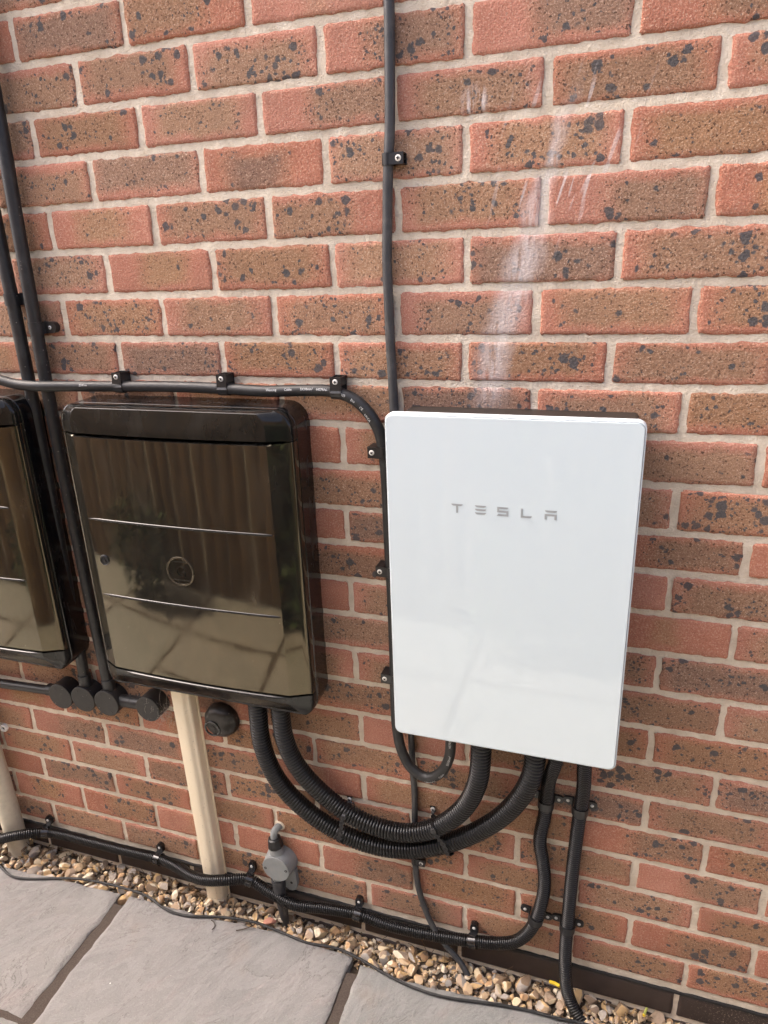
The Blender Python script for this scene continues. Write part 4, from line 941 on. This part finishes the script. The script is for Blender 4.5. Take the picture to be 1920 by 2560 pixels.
# ------------------------------------------------------------------ grey junction box on its stub
th = thing('junction_box', (.35, 0, -1.8), 'small grey round junction box above the gravel, right of the beige pipe', 'junction box')
JX, JZ = .3505, -1.7235
mb = MB(); mb.lathe([(.0, .0385), (.008, .038), (.020, .0365), (.030, .0350), (.0345, .0340)], (JX, 0, JZ), (0, -1, 0), 40)
mb.lathe([(.010, .019), (.034, .0175), (.044, .0166), (.051, .0160)], (JX, -.0175, JZ), (-.10, 0, 1), 24)
mb.lathe([(.016, .019), (.034, .0185), (.044, .0160), (.055, .0150)], (JX-.003, -.0175, JZ), (-.10, .05, -1), 24)
mb.build('housing', 'grey', th, angle=45)
MB().lathe([(.0343, .0328), (.0352, .0330)], (JX, 0, JZ), (0, -1, 0), 40).build('gasket', 'recess', th)
MB().lathe([(.0352, .0335), (.0358, .0342), (.0378, .0342), (.0388, .033), (.0389, 0)], (JX, 0, JZ), (0, -1, 0), 40).build('lid', 'grey', th)
for x, z in ((-.0265, -.002), (.0265, .003)): MB().lathe([(-.001, .0034), (.0004, .0033), (.0005, .0018), (-.0006, .0016), (-.0006, 0)], (JX+x, -.0389, JZ+z), (0, -1, 0), 14).build('lid_screw', 'recess', th)
mb = MB(); poly = [(-.016, .03), (.016, .03), (.0175, -.01)]+[(.0165*math.cos(a), -.018+.0165*math.sin(a)) for a in [math.radians(-5-34*k) for k in range(6)]]
mb.prism(poly, (JX+.020, -.0005, JZ-.050), (1, 0, 0), (0, 0, 1), (0, -1, 0), .012); mb.build('lug', 'grey', th, angle=50)
MB().lathe([(0, .0034), (.0006, .0030), (.0007, 0)], (JX+.023, -.0125, JZ-.060), (0, -1, 0), 14).build('lug_hole', 'recess', th)
mb = MB(); sg = 18; a_ = Vector((-.10, 0, 1)).normalized(); e1 = Vector((1, 0, .1)).normalized(); o_ = Vector((JX, -.0175, JZ))
mb.rings([[o_+a_*d+(e1*math.cos(2*math.pi*k/sg)+Vector((0, -1, 0))*math.sin(2*math.pi*k/sg))*(r+(.0007 if k % 2 else 0)) for k in range(sg)] for d, r in ((.049, .0166), (.050, .0176), (.053, .0176), (.055, .0164), (.067, .0156), (.072, .0146), (.074, .0110))])
mb.build('gland', 'clip', th, angle=25)
mb = MB(); tube(mb, [(JX-.007, -.0175, JZ+.066), (JX-.0075, -.0175, JZ+.081), (JX-.006, -.014, JZ+.090), (JX-.002, -.007, JZ+.094), (JX+.002, .006, JZ+.093)], .0084, .003, 14); mb.build('tail_cable', 'grey', th)
MB().lathe([(0, .0135), (.003, .0125), (.0038, .009)], (JX+.0005, .002, JZ+.094), (0, -1, 0), 14).build('wall_seal', 'mortar', th)
mb = MB(); tube(mb, [(JX-.008, -.0185, JZ-.050), (JX-.006, -.021, JZ-.08), (JX-.002, -.023, JZ-.12), (JX+.004, -.026, JZ-.185)], lambda t: .0170-.0085*t, .008, 16); mb.build('stub_pipe', 'greycable', th)
# ------------------------------------------------------------------ perforated straps round the big conduits
def strap(pts, label, sc):
    th = thing('strap', pts[0], label, 'strap', 'perforated black straps round the big conduits')
    C, Lg = catmull(pts, .0013); mb = MB(); n = len(C); Rr = []
    sd_ = Vector((1, 0, .15)).normalized(); cen = Vector((.62, 0, -1.4))
    pitch = .0135; hs = []
    for i in range(n):
        T = (C[min(i+1, n-1)]-C[max(i-1, 0)]).normalized(); o = Vector((0, -1, 0)); sd = T.cross(o)
        if sd.length < .2: sd = T.cross(Vector((0, 0, 1)))
        sd = sd.normalized(); sd = sd if sd.x > 0 else -sd
        nn = sd.cross(T).normalized(); nn = nn if nn.y < 0 else -nn
        s = Lg*i/(n-1); w = .0048+.0016*math.cos(2*math.pi*s/pitch)
        Rr.append([C[i]-sd*w, C[i]+sd*w, C[i]+sd*w+nn*.0014, C[i]-sd*w+nn*.0014])
        hs.append((s, C[i], nn, T))
    mb.rings(Rr).build('band', 'clip', th)
    mb = MB(); k = 1
    for s, c, nn, T in hs:
        if s > k*pitch: k += 1; mb.lathe([(.0008, .0026), (.00165, .0026)], c, nn, 12)
    mb.build('hole', 'recess', th)
    screw(th, Vector(sc)+Vector((0, -.004, 0)), (0, -1, 0), .0050)
strap([(.533, -.002, -1.498), (.534, -.003, -1.506), (.534, -.010, -1.512), (.537, -.036, -1.502), (.538, -.0535, -1.506), (.535, -.0545, -1.518), (.530, -.050, -1.541), (.524, -.0475, -1.562), (.519, -.043, -1.588), (.516, -.028, -1.604), (.515, -.010, -1.605)], 'perforated black strap on the left of the two U-shaped conduits', (.5335, -.001, -1.504))
strap([(.720, -.002, -1.477), (.721, -.003, -1.484), (.725, -.010, -1.489), (.729, -.040, -1.484), (.734, -.056, -1.487), (.741, -.0575, -1.497), (.750, -.052, -1.515), (.757, -.0475, -1.533), (.762, -.043, -1.556), (.765, -.030, -1.567), (.767, -.008, -1.567)], 'perforated black strap on the right of the two U-shaped conduits', (.721, -.001, -1.483))
# ------------------------------------------------------------------ small things
th = thing('wall_plug', (-.434, 0, -1.514), 'white plastic plug in the wall at the left picture edge', 'wall plug')
MB().lathe([(-.001, .0110), (.006, .0108), (.008, .0090), (.0070, .0050), (.004, .0046)], (-.434, 0, -1.514), (0, -1, 0), 22, cap=False).build('collar', 'plug', th)
MB().lathe([(.0035, .0050), (.0042, .0047)], (-.434, 0, -1.514), (0, -1, 0), 16).build('bore', 'recess', th)
mb = MB(); tube(mb, [(.978, -.012, -1.876), (.990, -.014, -1.874), (1.000, -.018, -1.873)], .0035, .004, 10)
tag(mb.build('wire_offcut', 'yellow'), 'yellow sleeve offcut on the gravel just left of the straight conduit', 'wire offcut')
th = thing('wire_offcut', (1.172, -.022, -1.878), 'yellow and green wire offcut on the gravel near the right edge', 'wire offcut')
mb = MB(); tube(mb, [(1.169, -.030, -1.874), (1.172, -.022, -1.872), (1.175, -.014, -1.873)], .0027, .004, 10); mb.build('sleeve', 'green', th)
mb = MB(); tube(mb, [(1.1685, -.0315, -1.8742), (1.169, -.030, -1.874), (1.1696, -.0285, -1.8738)], .0029, .002, 10); mb.build('core', 'yellow', th)
for i, (x, y, z) in enumerate(((.328, -.052, -1.878),)):
    me = PM[3].copy(); me.materials.clear(); me.materials.append(make_plain('pink_stone', (.42, .20, .14), .8, .3, .2, 90, .3, 200))
    o = link('pink_stone', me, None); o.location = (x, y, z); o.scale = (.013,)*3; o.rotation_euler = (.2, .3, .8)
    tag(o, 'single salmon-pink stone in the gravel below the grey junction box', 'stone')
for nm, pts, lab in (('twig', [(.262, -.098, -1.8762), (.276, -.091, -1.8755), (.292, -.078, -1.8755), (.296, -.070, -1.877)], 'dark bent twig reaching over the slab edge below the grey junction box'),
                     ('twig', [(.205, -.112, -1.8772), (.208, -.103, -1.8765), (.200, -.094, -1.876), (.19, -.09, -1.8765)], 'short dark twig under the loose cable in front of the beige pipe')):
    mb = MB(); tube(mb, pts, .0011, .003, 6); tag(mb.build(nm, 'twig'), lab, 'twig', 'dark twigs on the slabs')
rw = random.Random(11); mb = MB()
for k in range(70):
    c = Vector((.095, -.034, -1.345))+Vector((rw.gauss(0, .018), rw.uniform(-.010, .020), rw.gauss(-.004, .017)))
    d = Vector((rw.gauss(0, 1), rw.gauss(0, .5), rw.gauss(0, 1))).normalized()*rw.uniform(.006, .020); e = d.orthogonal().normalized()*rw.uniform(-.007, .007)
    tube(mb, [c-d, c+e, c+d], .00022, .004, 3)
wb = mb.build('cobweb', 'web'); wb['kind'] = 'stuff'; tag(wb, 'tangled grey cobweb hanging off the rightmost round conduit box', 'cobweb')

# dry leaf flakes, grass stalks and crumbs caught between the gravel and the wall
rl = random.Random(21); mb = MB()
for k in range(420):
    x = rl.choice((rl.uniform(-.6, 1.4), rl.gauss(.05, .12), rl.gauss(-.35, .1))); y = -abs(rl.gauss(0, .022))-.003; z = -1.896+rl.uniform(-.004, .006)
    a = Vector((rl.gauss(0, 1), rl.gauss(0, 1), rl.gauss(0, .35))).normalized(); b = a.orthogonal().normalized(); L = rl.uniform(.003, .009); p = Vector((x, y, z)); q = len(mb.v)
    mb.v += [tuple(p-a*L), tuple(p+b*L*.4+Vector((0, 0, .0015))), tuple(p+a*L), tuple(p-b*L*.4)]; mb.f += [(q, q+1, q+2), (q, q+2, q+3)]
for k in range(46):
    x = rl.uniform(-.6, 1.35); y = -rl.uniform(.004, .05); d = Vector((rl.gauss(0, 1), rl.gauss(0, .4), rl.uniform(.1, .5))).normalized()*rl.uniform(.02, .045); p = Vector((x, y, -1.893))
    tube(mb, [p, p+d*.5+Vector((0, 0, .004)), p+d], .0006, .008, 4)
ll = mb.build('leaf_litter', make_plain('dry_litter', (.13, .09, .055), .9, .2, .6, 120), smooth=False); ll['kind'] = 'stuff'
